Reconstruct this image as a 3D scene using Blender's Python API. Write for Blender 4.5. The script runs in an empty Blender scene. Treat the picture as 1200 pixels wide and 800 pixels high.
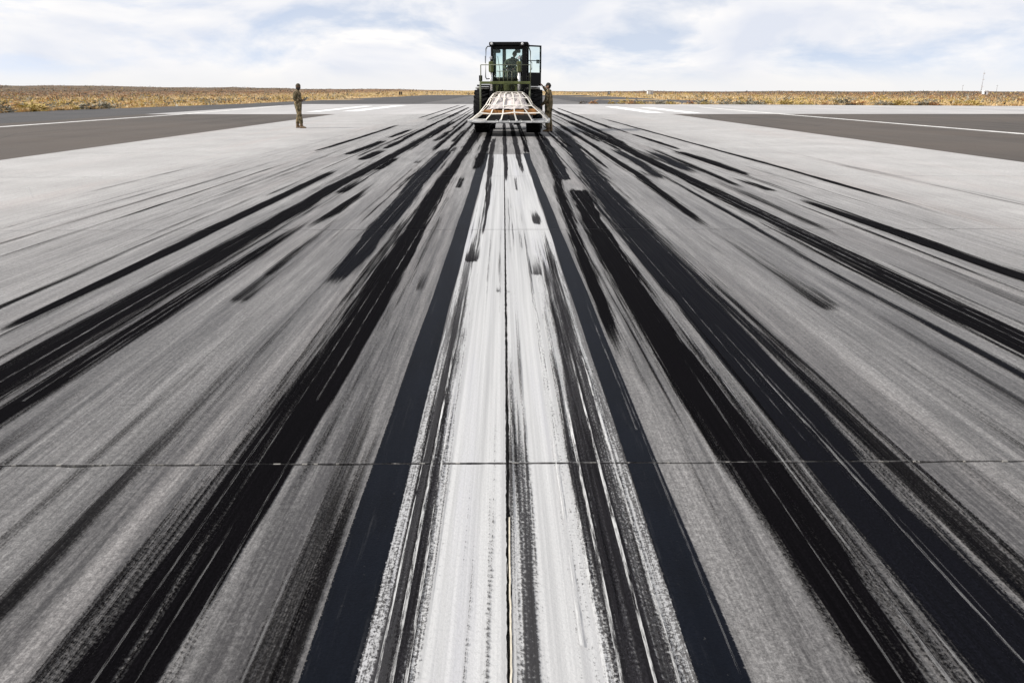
import bpy, bmesh, math, random
import numpy as np
from mathutils import Vector, Matrix, Euler

random.seed(7)
RNG = np.random.default_rng(11)
scene = bpy.context.scene
COL = scene.collection
R = math.radians

# ------------------------------------------------------------------ camera
CAM_H = 1.4915
LENS = 28.0
PITCH = 17.43
YAW = -0.586
cam_data = bpy.data.cameras.new('camera')
cam_data.lens = LENS
cam_data.sensor_width = 36.0
cam_data.clip_start = 0.05
cam_data.clip_end = 20000
cam = bpy.data.objects.new('camera', cam_data)
cam.location = (0, 0, CAM_H)
cam.rotation_euler = (R(90 - PITCH), 0, R(YAW))
COL.objects.link(cam)
scene.camera = cam
CAM_ROT = cam.rotation_euler.to_matrix()

# ------------------------------------------------------------------ sky
SUN_EL, SUN_AZ_X, SUN_AZ_Y = 35.0, 0.985, 0.17        # direction the light travels over the ground
world = bpy.data.worlds.new('World')
scene.world = world
world.use_nodes = True
world.cycles.sampling_method = 'MANUAL'
world.cycles.sample_map_resolution = 256
wn, wl = world.node_tree.nodes, world.node_tree.links
wn.clear()
def N(tree, typ, **kw):
    n = tree.nodes.new(typ)
    for k, v in kw.items():
        setattr(n, k, v)
    return n
wt = world.node_tree
w_out = N(wt, 'ShaderNodeOutputWorld')
w_bg = N(wt, 'ShaderNodeBackground')
w_bg.inputs['Strength'].default_value = 0.08
sky = N(wt, 'ShaderNodeTexSky', sky_type='NISHITA')
sky.sun_disc = False
sky.sun_elevation = R(SUN_EL)
sky.sun_rotation = math.atan2(-SUN_AZ_X, -SUN_AZ_Y)
sky.altitude = 1200
sky.air_density = 1.0
sky.dust_density = 1.5
sky.ozone_density = 1.0
tc = N(wt, 'ShaderNodeTexCoord')
lift = N(wt, 'ShaderNodeVectorMath', operation='ADD')          # clear sky between the clouds is seen above the dust layer
lift.inputs[1].default_value = (0, 0, .30)
wl.new(tc.outputs['Generated'], lift.inputs[0])
wl.new(lift.outputs[0], sky.inputs['Vector'])
mp = N(wt, 'ShaderNodeMapping')
mp.inputs['Scale'].default_value = (6.0, 6.0, 17.0)
mp.inputs['Location'].default_value = (3.1, 0.4, 1.27)
wl.new(tc.outputs['Generated'], mp.inputs['Vector'])
cn = N(wt, 'ShaderNodeTexNoise')
cn.inputs['Scale'].default_value = 1.0
cn.inputs['Detail'].default_value = 6
cn.inputs['Roughness'].default_value = 0.58
cn.inputs['Distortion'].default_value = 0.3
wl.new(mp.outputs[0], cn.inputs['Vector'])
cr = N(wt, 'ShaderNodeValToRGB')
cr.color_ramp.elements[0].position = 0.36
cr.color_ramp.elements[0].color = (0.30, 0.30, 0.30, 1)
cr.color_ramp.elements[1].position = 0.52
cr.color_ramp.elements[1].color = (1, 1, 1, 1)
wl.new(cn.outputs['Fac'], cr.inputs[0])
# thin haze of cloud that thickens to the horizon
sx = N(wt, 'ShaderNodeSeparateXYZ')
wl.new(tc.outputs['Generated'], sx.inputs[0])
hz = N(wt, 'ShaderNodeMapRange', interpolation_type='SMOOTHSTEP')
hz.inputs['From Min'].default_value = 0.005
hz.inputs['From Max'].default_value = 0.036
hz.inputs['To Min'].default_value = 0.6
hz.inputs['To Max'].default_value = 0.0
wl.new(sx.outputs['Z'], hz.inputs['Value'])
mx = N(wt, 'ShaderNodeMath', operation='MAXIMUM')
wl.new(cr.outputs[0], mx.inputs[0]); wl.new(hz.outputs[0], mx.inputs[1])
# cloud brightness varies: white tops, lavender grey bases
cn2 = N(wt, 'ShaderNodeTexNoise')
cn2.inputs['Scale'].default_value = 1.0
cn2.inputs['Distortion'].default_value = 0.3
cn2.inputs['Detail'].default_value = 4
mp2 = N(wt, 'ShaderNodeMapping')
mp2.inputs['Scale'].default_value = (6.0, 6.0, 17.0)
mp2.inputs['Location'].default_value = (3.1, 0.4, 1.27 + .26)      # the cloud a little higher up shades the base below it
wl.new(tc.outputs['Generated'], mp2.inputs['Vector'])
wl.new(mp2.outputs[0], cn2.inputs['Vector'])
cr2 = N(wt, 'ShaderNodeValToRGB')
cr2.color_ramp.elements[0].position = 0.40
cr2.color_ramp.elements[0].color = (10.8, 10.6, 10.5, 1)
cr2.color_ramp.elements[1].position = 0.66
cr2.color_ramp.elements[1].color = (8.1, 8.5, 9.5, 1)
wl.new(cn2.outputs['Fac'], cr2.inputs[0])
blue = N(wt, 'ShaderNodeMix', data_type='RGBA', blend_type='MULTIPLY')
blue.inputs[0].default_value = 1.0
wl.new(sky.outputs[0], blue.inputs[6])
blue.inputs[7].default_value = (4.0, 3.1, 2.45, 1)
mixc = N(wt, 'ShaderNodeMix', data_type='RGBA')
wl.new(mx.outputs[0], mixc.inputs[0])
wl.new(blue.outputs[2], mixc.inputs[6])
wl.new(cr2.outputs[0], mixc.inputs[7])
hzw = N(wt, 'ShaderNodeMapRange', interpolation_type='SMOOTHSTEP')
hzw.inputs['From Min'].default_value = 0.0; hzw.inputs['From Max'].default_value = 0.038
hzw.inputs['To Min'].default_value = 0.9; hzw.inputs['To Max'].default_value = 0.0
wl.new(sx.outputs['Z'], hzw.inputs['Value'])
mixh = N(wt, 'ShaderNodeMix', data_type='RGBA')
wl.new(hzw.outputs[0], mixh.inputs[0]); wl.new(mixc.outputs[2], mixh.inputs[6])
mixh.inputs[7].default_value = (9.7, 9.6, 9.55, 1)
wl.new(mixh.outputs[2], w_bg.inputs['Color'])
wl.new(w_bg.outputs[0], w_out.inputs['Surface'])

# ------------------------------------------------------------------ sun
sun_d = bpy.data.lights.new('sun', 'SUN')
sun_d.energy = 4.6
sun_d.angle = R(1.2)
sun_d.color = (1.0, 0.955, 0.89)
sun = bpy.data.objects.new('sun', sun_d)
ldir = Vector((SUN_AZ_X, SUN_AZ_Y, 0)).normalized() * math.cos(R(SUN_EL)) + Vector((0, 0, -math.sin(R(SUN_EL))))
sun.rotation_euler = ldir.to_track_quat('-Z', 'Y').to_euler()
sun.location = (-20, -5, 30)
COL.objects.link(sun)

# ------------------------------------------------------------------ exposure
scene.view_settings.view_transform = 'Standard'
scene.view_settings.look = 'None'
scene.view_settings.gamma = 1
scene.view_settings.exposure = 0.25
scene.view_settings.use_curve_mapping = False
scene.render.engine = 'CYCLES'
scene.cycles.transparent_max_bounces = 32
scene.render.film_transparent = False

# ------------------------------------------------------------------ helpers
FPX = 1200 * LENS / 36.0
def ray(px, py):
    return CAM_ROT @ Vector(((px - 600) / FPX, -(py - 400) / FPX, -1))
def at(px, py, z=0.0):
    d = ray(px, py); s = (z - CAM_H) / d.z
    return Vector((d.x * s, d.y * s, z))
def W(px, py, Y):
    d = ray(px, py); s = Y / d.y
    return Vector((d.x * s, Y, CAM_H + d.z * s))
def row_y(py):                      # distance along the runway of a picture row on the ground
    return at(590, py).y
def TX(t):                          # sideways distance of a line that leaves the vanishing point with slope t
    return at(590 + t * 300, 407).x
K_X = TX(1.0) - TX(0.0)

def setp(o, label=None, cat=None, group=None, kind=None):
    if label: o['label'] = label
    if cat: o['category'] = cat
    if group: o['group'] = group
    if kind: o['kind'] = kind
    return o
def link_mesh(name, me, mat=None, parent=None, smooth=False):
    o = bpy.data.objects.new(name, me)
    COL.objects.link(o)
    if mat is not None:
        for m in (mat if isinstance(mat, (list, tuple)) else [mat]):
            me.materials.append(m)
    if parent is not None:
        o.parent = parent
    if smooth:
        for p in me.polygons: p.use_smooth = True
    return o
def from_bm(name, bm, mat=None, parent=None, smooth=False):
    bmesh.ops.recalc_face_normals(bm, faces=bm.faces[:])
    me = bpy.data.meshes.new(name)
    bm.to_mesh(me); bm.free()
    return link_mesh(name, me, mat, parent, smooth)
def empty(name, loc, rz=0.0, label=None, cat=None, group=None):
    o = bpy.data.objects.new(name, None)
    o.empty_display_size = 0.3
    o.location = loc; o.rotation_euler = (0, 0, rz)
    COL.objects.link(o)
    return setp(o, label, cat, group)
def bm_box(bm, lo, hi, M=None, bevel=0.0):
    r = bmesh.ops.create_cube(bm, size=1.0)
    vs = r['verts']
    for v in vs:
        v.co = Vector(((v.co.x + .5) * (hi[0] - lo[0]) + lo[0], (v.co.y + .5) * (hi[1] - lo[1]) + lo[1], (v.co.z + .5) * (hi[2] - lo[2]) + lo[2]))
    if bevel > 0:
        es = list({e for v in vs for e in v.link_edges})
        g = bmesh.ops.bevel(bm, geom=es, offset=bevel, segments=1, affect='EDGES')
        vs = list({v for f in g['faces'] for v in f.verts} | {v for v in vs if v.is_valid})
    if M is not None:
        for v in vs: v.co = M @ v.co
    return vs
def bm_tube(bm, pts, rad, seg=8, caps=True):
    pts = [Vector(p) for p in pts]
    rads = rad if isinstance(rad, (list, tuple)) else [rad] * len(pts)
    rings = []
    up = Vector((0, 0, 1))
    for i, p in enumerate(pts):
        if i == 0: d = pts[1] - pts[0]
        elif i == len(pts) - 1: d = pts[-1] - pts[-2]
        else: d = (pts[i + 1] - pts[i]).normalized() + (pts[i] - pts[i - 1]).normalized()
        d.normalize()
        a = d.cross(up)
        if a.length < 1e-3: a = d.cross(Vector((1, 0, 0)))
        a.normalize(); b = d.cross(a).normalized()
        rings.append([bm.verts.new(p + (a * math.cos(k * 2 * math.pi / seg) + b * math.sin(k * 2 * math.pi / seg)) * rads[i]) for k in range(seg)])
    for r0, r1 in zip(rings, rings[1:]):
        for k in range(seg):
            bm.faces.new((r0[k], r0[(k + 1) % seg], r1[(k + 1) % seg], r1[k]))
    if caps:
        bm.faces.new(rings[0][::-1]); bm.faces.new(rings[-1])
def box_o(name, lo, hi, mat, parent, bevel=0.008, M=None):
    bm = bmesh.new(); bm_box(bm, lo, hi, M, bevel)
    return from_bm(name, bm, mat, parent)
def tube_o(name, pts, rad, mat, parent, seg=8):
    bm = bmesh.new(); bm_tube(bm, pts, rad, seg)
    return from_bm(name, bm, mat, parent, True)
def bm_lathe(bm, prof, axis='X', center=(0, 0, 0), seg=32):
    """prof = [(along, radius)]; closed surface of revolution"""
    rings = []
    for a, r in prof:
        ring = []
        for k in range(seg):
            c, s = math.cos(2 * math.pi * k / seg) * r, math.sin(2 * math.pi * k / seg) * r
            p = (a, c, s) if axis == 'X' else ((c, a, s) if axis == 'Y' else (c, s, a))
            ring.append(bm.verts.new(Vector(p) + Vector(center)))
        rings.append(ring)
    for r0, r1 in zip(rings, rings[1:]):
        for k in range(seg):
            bm.faces.new((r0[k], r0[(k + 1) % seg], r1[(k + 1) % seg], r1[k]))
    bm.faces.new(rings[0]); bm.faces.new(rings[-1][::-1])

# ------------------------------------------------------------------ node helpers
class Mat:
    def __init__(s, name):
        s.m = bpy.data.materials.new(name); s.m.use_nodes = True
        s.t = s.m.node_tree; s.t.nodes.clear()
        s.out = s.n('ShaderNodeOutputMaterial')
    def n(s, typ, **kw):
        return N(s.t, typ, **kw)
    def l(s, a, b): s.t.links.new(a, b)
    def put(s, sock, v):
        if isinstance(v, bpy.types.NodeSocket): s.l(v, sock)
        else: sock.default_value = v
    def math(s, op, a, b=None, c=None, clamp=False):
        n = s.n('ShaderNodeMath', operation=op); n.use_clamp = clamp
        s.put(n.inputs[0], a)
        if b is not None: s.put(n.inputs[1], b)
        if c is not None: s.put(n.inputs[2], c)
        return n.outputs[0]
    def pos(s):
        return s.n('ShaderNodeNewGeometry').outputs['Position']
    def xyz(s, v):
        n = s.n('ShaderNodeSeparateXYZ'); s.l(v, n.inputs[0]); return n.outputs
    def scale(s, v, sc, loc=(0, 0, 0)):
        n = s.n('ShaderNodeMapping'); s.l(v, n.inputs[0])
        n.inputs['Scale'].default_value = sc; n.inputs['Location'].default_value = loc
        return n.outputs[0]
    def noise(s, v, scale=1, detail=3, rough=.5, dist=0, color=False):
        n = s.n('ShaderNodeTexNoise')
        if v is not None: s.l(v, n.inputs['Vector'])
        n.inputs['Scale'].default_value = scale; n.inputs['Detail'].default_value = detail
        n.inputs['Roughness'].default_value = rough; n.inputs['Distortion'].default_value = dist
        return n.outputs['Color' if color else 'Fac']
    def rng(s, v, a, b, c=0., d=1., smooth=True):
        n = s.n('ShaderNodeMapRange')
        if smooth: n.interpolation_type = 'SMOOTHSTEP'
        s.put(n.inputs[0], v)
        for i, x in zip((1, 2, 3, 4), (a, b, c, d)): s.put(n.inputs[i], x)
        return n.outputs[0]
    def mix(s, f, a, b, mode='MIX'):
        n = s.n('ShaderNodeMix', data_type='RGBA', blend_type=mode)
        s.put(n.inputs[0], f)
        for i, x in ((6, a), (7, b)):
            if isinstance(x, tuple) and len(x) == 3: x = (*x, 1)
            s.put(n.inputs[i], x)
        return n.outputs[2]
    def ramp(s, v, stops, interp='LINEAR'):
        n = s.n('ShaderNodeValToRGB'); cr = n.color_ramp; cr.interpolation = interp
        while len(cr.elements) < len(stops): cr.elements.new(0.5)
        for e, (p, c) in zip(cr.elements, stops):
            e.position = p; e.color = (*c, 1) if len(c) == 3 else c
        s.put(n.inputs[0], v); return n.outputs[0]
    def attr(s, name, out='Fac'):
        n = s.n('ShaderNodeAttribute'); n.attribute_name = name; return n.outputs[out]
    def bump(s, h, strength=.2, dist=.01):
        n = s.n('ShaderNodeBump'); s.l(h, n.inputs['Height'])
        n.inputs['Strength'].default_value = strength; n.inputs['Distance'].default_value = dist
        return n.outputs[0]
    def bsdf(s, color, rough=.6, metal=0., spec=.5, normal=None, alpha=None, trans=None):
        n = s.n('ShaderNodeBsdfPrincipled')
        s.put(n.inputs['Base Color'], (*color, 1) if isinstance(color, tuple) and len(color) == 3 else color)
        s.put(n.inputs['Roughness'], rough); s.put(n.inputs['Metallic'], metal)
        s.put(n.inputs['Specular IOR Level'], spec)
        if normal is not None: s.l(normal, n.inputs['Normal'])
        if alpha is not None: s.put(n.inputs['Alpha'], alpha)
        s.l(n.outputs[0], s.out.inputs['Surface'])
        return n
def simple(name, color, rough=.6, metal=0., spec=.5, var=.15, scale=9., bumpy=.0, dirt=None):
    m = Mat(name)
    p = m.n('ShaderNodeTexCoord').outputs['Object']
    nz = m.noise(p, scale, 5, .6)
    dark = tuple(c * (1 - var) for c in color); lite = tuple(min(1, c * (1 + var)) for c in color)
    c = m.mix(m.rng(nz, .3, .7), dark, lite)
    if dirt:
        c = m.mix(m.rng(m.noise(p, scale * .35, 6, .65), .48, .7, 0, dirt[1]), c, dirt[0])
    nrm = m.bump(m.noise(p, scale * 6, 4), bumpy, .01) if bumpy else None
    m.bsdf(c, m.rng(nz, .2, .8, rough * .85, min(1, rough * 1.15)), metal, spec, nrm)
    return m.m

# ================================================================== THE GROUND
LANE = 5.715
XJ0 = TX(0.011)
YJ0 = row_y(543)
SLAB = 5.93
EDGE_L, EDGE_R = XJ0 - 2 * LANE, XJ0 + 2 * LANE
Y_END = 56.5                                    # where the keel slabs meet the full width pad

def joint_cut(m, P, width=.007, rag=.013):
    x, y, _ = m.xyz(P)
    nz = m.noise(P, 18, 1, .8)
    d1 = m.math('PINGPONG', m.math('SUBTRACT', x, XJ0), LANE / 2)
    d2 = m.math('PINGPONG', m.math('SUBTRACT', y, YJ0), SLAB / 2)
    d = m.math('MINIMUM', d1, d2)
    return m.math('GREATER_THAN', d, m.math('MULTIPLY_ADD', nz, rag, width - .5 * rag))

def mat_concrete():
    m = Mat('concrete')
    P = m.pos(); x, y, _ = m.xyz(P)
    rnd = m.n('ShaderNodeObjectInfo').outputs['Random']
    base = m.mix(m.rng(m.noise(P, .55, 4, .62), .3, .7), (.47, .458, .445), (.57, .557, .543))
    base = m.mix(m.rng(m.noise(P, 26, 2, .75), .38, .72, 0, .42), base, (.20, .195, .19))
    base = m.mix(m.rng(rnd, 0, 1, 0, .22, False), base, (.36, .345, .33))
    base = m.mix(m.rng(m.noise(m.scale(P, (.9, .05, 1)), 1, 3, .6), .50, .72, 0, .28), base, (.50, .42, .39))
    # rubber film, worked into the surface by wheels rolling along the runway, plus vignette darkening near the camera
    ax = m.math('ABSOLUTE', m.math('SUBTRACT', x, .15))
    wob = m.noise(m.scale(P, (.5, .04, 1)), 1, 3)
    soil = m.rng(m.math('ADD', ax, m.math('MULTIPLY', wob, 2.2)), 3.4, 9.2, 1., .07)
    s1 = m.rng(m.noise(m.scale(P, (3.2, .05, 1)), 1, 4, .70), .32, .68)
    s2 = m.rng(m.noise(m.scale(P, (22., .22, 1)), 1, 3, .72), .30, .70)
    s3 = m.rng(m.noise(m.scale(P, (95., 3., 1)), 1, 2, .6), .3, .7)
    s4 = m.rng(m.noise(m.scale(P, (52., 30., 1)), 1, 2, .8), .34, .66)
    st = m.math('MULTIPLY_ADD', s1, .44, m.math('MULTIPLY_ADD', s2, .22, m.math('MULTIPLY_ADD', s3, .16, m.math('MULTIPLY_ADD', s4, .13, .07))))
    along = m.math('MULTIPLY_ADD', m.rng(y, 1., 14., 1., 0., False), .37, m.rng(y, 8., 55., .92, .72, False))  # darkens towards the camera: denser rubber, with lens vignette painted into the colour
    film = m.math('MULTIPLY', m.math('MULTIPLY', soil, along), m.math('MULTIPLY_ADD', st, .62, .31), clamp=True)  # rubber film together with the painted vignette darkening
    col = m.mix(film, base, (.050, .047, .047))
    grain = m.noise(P, 110, 2, .8)
    pits = m.rng(m.noise(P, 42, 2, .75), .65, .72)
    col = m.mix(m.math('MULTIPLY', m.rng(grain, .36, .64), .62), col, m.mix(1., col, (.42, .42, .42), 'MULTIPLY'))
    col = m.mix(m.math('MULTIPLY', pits, .55), col, (.05, .05, .05))
    t1 = m.rng(m.noise(m.scale(P, (70., 40., 1)), 1, 3, .85), .34, .66, .76, 1.20)
    t2 = m.rng(m.noise(m.scale(P, (14., .55, 1)), 1, 4, .75), .32, .68, .76, 1.20)
    tt = m.math('MULTIPLY', t1, t2)
    cmb = m.n('ShaderNodeCombineXYZ')
    for q in range(3): m.l(tt, cmb.inputs[q])
    col = m.mix(m.rng(soil, 0., 1., .35, 1.), col, m.mix(1., col, cmb.outputs[0], 'MULTIPLY'))
    h = m.math('MULTIPLY_ADD', pits, -1.2, grain)
    m.bsdf(col, m.rng(film, 0, 1, .78, .55), 0, .35, m.bump(h, .35, .004))
    return m.m

def mat_rubber(name='rubber', col=(.0021, .0019, .0023), spec=.006, bias=1.13, amax=.995, sharp=1.):
    """coverage comes from the mesh (cov, soft, u across): streaks follow the rolling direction"""
    m = Mat(name)
    P = m.pos()
    cov, soft = m.attr('cov'), m.attr('soft')
    uv = m.n('ShaderNodeUVMap'); uv.uv_map = 'UVMap'
    u = m.xyz(uv.outputs[0])[0]
    e1 = m.noise(m.scale(P, (30., .5, 1)), 1, 2, .7)
    u2 = m.math('MULTIPLY_ADD', m.math('SUBTRACT', e1, .5), .30, u)
    e = m.math('MINIMUM', u2, m.math('SUBTRACT', 1., u2))
    core = m.attr('core')
    wide = m.math('SUBTRACT', 1., m.math('MULTIPLY', core, 2.))
    ec = m.rng(m.math('DIVIDE', m.math('DIVIDE', m.math('SUBTRACT', e, core), wide), m.math('MULTIPLY', soft, 1.5)), 0, 1)
    eh = m.math("MULTIPLY", m.rng(m.math("DIVIDE", e, m.math("ADD", core, .001)), 0, 1), m.math("MULTIPLY", core, 2.1))
    edge = m.math('MAXIMUM', ec, eh)
    s1 = m.rng(m.noise(m.scale(P, (17., .16, 1)), 1, 3, .62), .30, .70, smooth=False)
    s2 = m.rng(m.noise(m.scale(P, (85., .8, 1)), 1, 2, .62), .30, .70, smooth=False)
    s3 = m.rng(m.noise(m.scale(P, (130, 85, 1)), 1, 1, .7), .28, .72, smooth=False)
    comb = m.math('MULTIPLY_ADD', s1, .40, m.math('MULTIPLY_ADD', s2, .32, m.math('MULTIPLY', s3, .30)))
    s0 = m.noise(m.scale(P, (6.5, .05, 1), (4.4, 0, 0)), 1, 1, .6)
    comb = m.math('ADD', m.rng(comb, .22, .80, 0., 1., smooth=False), m.rng(s0, .35, .70, -.15, .30))
    val = m.math('SUBTRACT', m.math('MULTIPLY', m.math('MULTIPLY', cov, edge), bias), comb)
    a = m.rng(val, -.28 * sharp, .30 * sharp, 0., amax)
    a = m.math('MULTIPLY', a, m.rng(m.math('MULTIPLY', cov, edge), 0.0, .12))
    a = m.math('MULTIPLY', a, m.rng(cov, .28, .85, .58, 1., smooth=False))
    a = m.math('MULTIPLY', a, joint_cut(m, P))
    c = m.mix(m.math('MULTIPLY', s3, s2), col, tuple(v * 3.6 for v in col))
    b = m.bsdf(c, m.rng(s2, 0, 1, .62, .85), 0, spec, m.bump(s3, .25, .003), a)
    return m.m

def mat_paint_white():
    m = Mat('white_runway_paint')
    P = m.pos()
    x, y, _ = m.xyz(P)
    s1 = m.rng(m.noise(m.scale(P, (30., .16, 1)), 1, 5, .65), .28, .72, smooth=False)
    s2 = m.rng(m.noise(m.scale(P, (110., 2.2, 1)), 1, 4, .65), .28, .72, smooth=False)
    s3 = m.rng(m.noise(P, 80, 4, .7), .28, .72, smooth=False)
    comb = m.math('MULTIPLY_ADD', s1, .42, m.math('MULTIPLY_ADD', s2, .26, m.math('MULTIPLY', s3, .34)))
    wear = m.attr('cov')
    a = m.rng(m.math('SUBTRACT', wear, comb), -.06, .12)
    a = m.math('MULTIPLY', a, joint_cut(m, P, .008, .010))
    c = m.mix(m.rng(s1, .1, .9), (.33, .33, .33), (.48, .48, .475))
    c = m.mix(m.rng(m.noise(m.scale(P, (6., .2, 1)), 1, 5, .6), .5, .75, 0, .5), c, (.42, .42, .46))
    c = m.mix(m.rng(s3, .35, 1., 0, .45), c, (.33, .33, .33))
    m.bsdf(c, .6, 0, .35, m.bump(s3, .3, .003), a)
    return m.m

def mat_paint_flat(name, col, worn=.5, sc=1., spec=.16, scuff=False):
    m = Mat(name)
    P = m.pos()
    s1 = m.rng(m.noise(m.scale(P, (10., .3, 1)), sc, 5, .65), .3, .7, smooth=False)
    s3 = m.rng(m.noise(P, 120 * sc, 4, .7), .3, .7, smooth=False)
    big = m.rng(m.noise(P, 1.7 * sc, 5, .6), .3, .7)
    c = m.mix(big, tuple(v * .75 for v in col), tuple(v * 1.3 for v in col))
    c = m.mix(m.math('MULTIPLY', m.math('MULTIPLY', s1, s3), worn), c, tuple(min(.6, v * 2.0 + .003) for v in col))
    if scuff:
        sc2 = m.rng(m.noise(m.scale(P, (34., 1.3, 1)), 1, 4, .75), .56, .74)
        c = m.mix(m.math('MULTIPLY', sc2, m.math('MULTIPLY_ADD', s3, .6, .15)), c, (.030, .031, .034))
        c = m.mix(m.rng(m.noise(P, 48, 3, .8), .66, .74, 0, .55), c, (.05, .05, .05))
    a = m.math('MULTIPLY', m.rng(m.math('SUBTRACT', m.attr('cov'), m.math('MULTIPLY', s3, .9)), -.12, .1), joint_cut(m, P))
    m.bsdf(c, .62, 0, spec, m.bump(s3, .25, .003), a)
    return m.m

def mat_asphalt(name, col, warm=(1.08, 1.0, .93), streak=.5):
    m = Mat(name)
    P = m.pos()
    big = m.rng(m.noise(P, .10, 6, .6), .3, .7)
    st = m.rng(m.noise(m.scale(P, (.8, .02, 1)), 1, 5, .7), .35, .65)
    agg = m.rng(m.noise(P, 55, 4, .8), .3, .7)
    c = m.mix(big, tuple(v * .72 for v in col), tuple(v * w * 1.18 for v, w in zip(col, warm)))
    c = m.mix(m.math('MULTIPLY', st, streak), c, tuple(v * 1.5 for v in col))
    c = m.mix(m.math('MULTIPLY', agg, .5), c, tuple(v * .45 for v in col))
    # crack sealant and swirling scuffs
    wv = m.n('ShaderNodeTexVoronoi', feature='DISTANCE_TO_EDGE'); wv.inputs['Scale'].default_value = .16
    m.l(m.scale(P, (1, .6, 1)), wv.inputs['Vector'])
    c = m.mix(m.rng(wv.outputs['Distance'], .002, .006, .35, 0.), c, (.02, .02, .02))
    m.bsdf(c, .85, 0, .3, m.bump(agg, .4, .006))
    return m.m

def mat_desert():
    m = Mat('desert_soil')
    P = m.pos(); x, y, _ = m.xyz(P)
    n1 = m.noise(P, .035, 7, .65); n2 = m.noise(P, .5, 6, .7); n3 = m.noise(P, 4., 4, .7)
    c = m.ramp(m.rng(n2, .3, .7), [(0, (.25, .165, .075)), (.4, (.42, .29, .135)), (.75, (.53, .39, .20)), (1, (.60, .48, .31))])
    far = m.rng(m.math('ADD', m.math('ABSOLUTE', x), m.math('MULTIPLY', n1, 60)), 95, 190)
    c = m.mix(far, c, m.mix(m.rng(n1, .35, .65), (.19, .105, .060), (.27, .17, .10)))
    vfar = m.rng(m.math('ADD', m.math('ABSOLUTE', x), m.math('MULTIPLY', n1, 120)), 240, 460)
    c = m.mix(vfar, c, m.mix(m.rng(m.noise(P, .012, 6, .6), .35, .65), (.10, .075, .055), (.17, .125, .085)))
    c = m.mix(m.rng(n3, .3, .8, 0, .35), c, (.10, .075, .04))
    m.bsdf(c, .95, 0, .1, m.bump(n3, .5, .05))
    return m.m

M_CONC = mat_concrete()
M_RUB = mat_rubber()
M_RUBB = mat_rubber('blue_grey_rubber', (.0024, .0025, .0036), .02)
M_RUBW = mat_rubber('thin_rubber_on_paint', (.012, .0115, .013), .0, 1.2, .86, .55)
M_WHITE = mat_paint_white()
M_BORDER = mat_paint_flat('black_border_paint', (.0014, .0023, .0048), 1., 1., .06, True)
M_LINE = mat_paint_flat('pale_edge_paint', (.62, .61, .58), .5)
M_ASPH = mat_asphalt('brown_grey_asphalt', (.082, .071, .062))
M_ASPH2 = mat_asphalt('grey_shoulder_asphalt', (.066, .065, .066))
M_PAD = Mat('pad_concrete')
_P = M_PAD.pos()
_c = M_PAD.mix(M_PAD.rng(M_PAD.noise(M_PAD.scale(_P, (.25, .06, 1)), 1, 6, .6), .3, .7), (.35, .34, .335), (.45, .438, .43))
_c = M_PAD.mix(M_PAD.rng(M_PAD.noise(_P, 20, 4, .7), .4, .75, 0, .3), _c, (.26, .25, .24))
M_PAD.bsdf(_c, .8, 0, .3)
M_PAD = M_PAD.m
M_DESERT = mat_desert()
M_JOINT = simple('joint_filler', (.02, .019, .018), .9)
M_SEAL = simple('cream_joint_sealant', (.55, .50, .40), .7, scale=30)

# ---- desert: one sheet to the horizon, rising to a low swell on the left
def terrain_z(x, y):
    d = math.hypot(x, y)
    az = math.degrees(math.atan2(x, y))
    rise = max(0., min(1., (6 - az) / 44.))
    f = max(0., min(1., (d - 260) / 2600.)); f = f * f * (3 - 2 * f)
    z = 21.0 * rise * f
    z += 1.2 * f * math.sin(az * .7 + 1) + 0.8 * f * math.sin(az * 2.3 + d * .002)
    z += .10 * math.sin(x * .11 + 2) * math.sin(y * .07) * min(1, max(0, (d - 60) / 60))
    return z - .075
bm = bmesh.new()
rad = [0, 20, 35, 50, 65, 80, 100, 125, 155, 190, 240, 300, 380, 480, 620, 800, 1050, 1400, 1900, 2600, 3600, 5000, 7000]
NA = 240
rings = []
for r in rad[1:]:
    rings.append([bm.verts.new((r * math.sin(2 * math.pi * k / NA), r * math.cos(2 * math.pi * k / NA),
                  terrain_z(r * math.sin(2 * math.pi * k / NA), r * math.cos(2 * math.pi * k / NA)))) for k in range(NA)])
c0 = bm.verts.new((0, 0, -.075))
for k in range(NA):
    bm.faces.new((c0, rings[0][k], rings[0][(k + 1) % NA]))
    for a, b in zip(rings, rings[1:]):
        bm.faces.new((a[k], b[k], b[(k + 1) % NA], a[(k + 1) % NA]))
desert = setp(from_bm('desert_ground', bm, M_DESERT, None, True), kind='structure', label='dry golden desert plain reaching the horizon', cat='ground')
del desert['category']

def sheet(name, pts, z, mat, parent=None, label=None, thick=0.05):
    """a paved sheet with real thickness; pts = outline on the ground"""
    bm = bmesh.new()
    top = [bm.verts.new((p[0], p[1], z)) for p in pts]
    bot = [bm.verts.new((p[0], p[1], z - thick)) for p in pts]
    bm.faces.new(top); bm.faces.new(bot[::-1])
    n = len(pts)
    for i in range(n):
        bm.faces.new((top[i], bot[i], bot[(i + 1) % n], top[(i + 1) % n]))
    o = from_bm(name, bm, mat, parent)
    if parent is None: setp(o, label, kind='structure')
    return o
def rag(a, b, n, amp, seed):
    """ragged line between two ground points"""
    r = random.Random(seed); out = []
    for i in range(n):
        f = i / (n - 1)
        out.append((a[0] + (b[0] - a[0]) * f + r.uniform(-amp, amp) * (0 < i < n - 1), a[1] + (b[1] - a[1]) * f + r.uniform(-amp, amp) * .3 * (0 < i < n - 1)))
    return out
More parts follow.
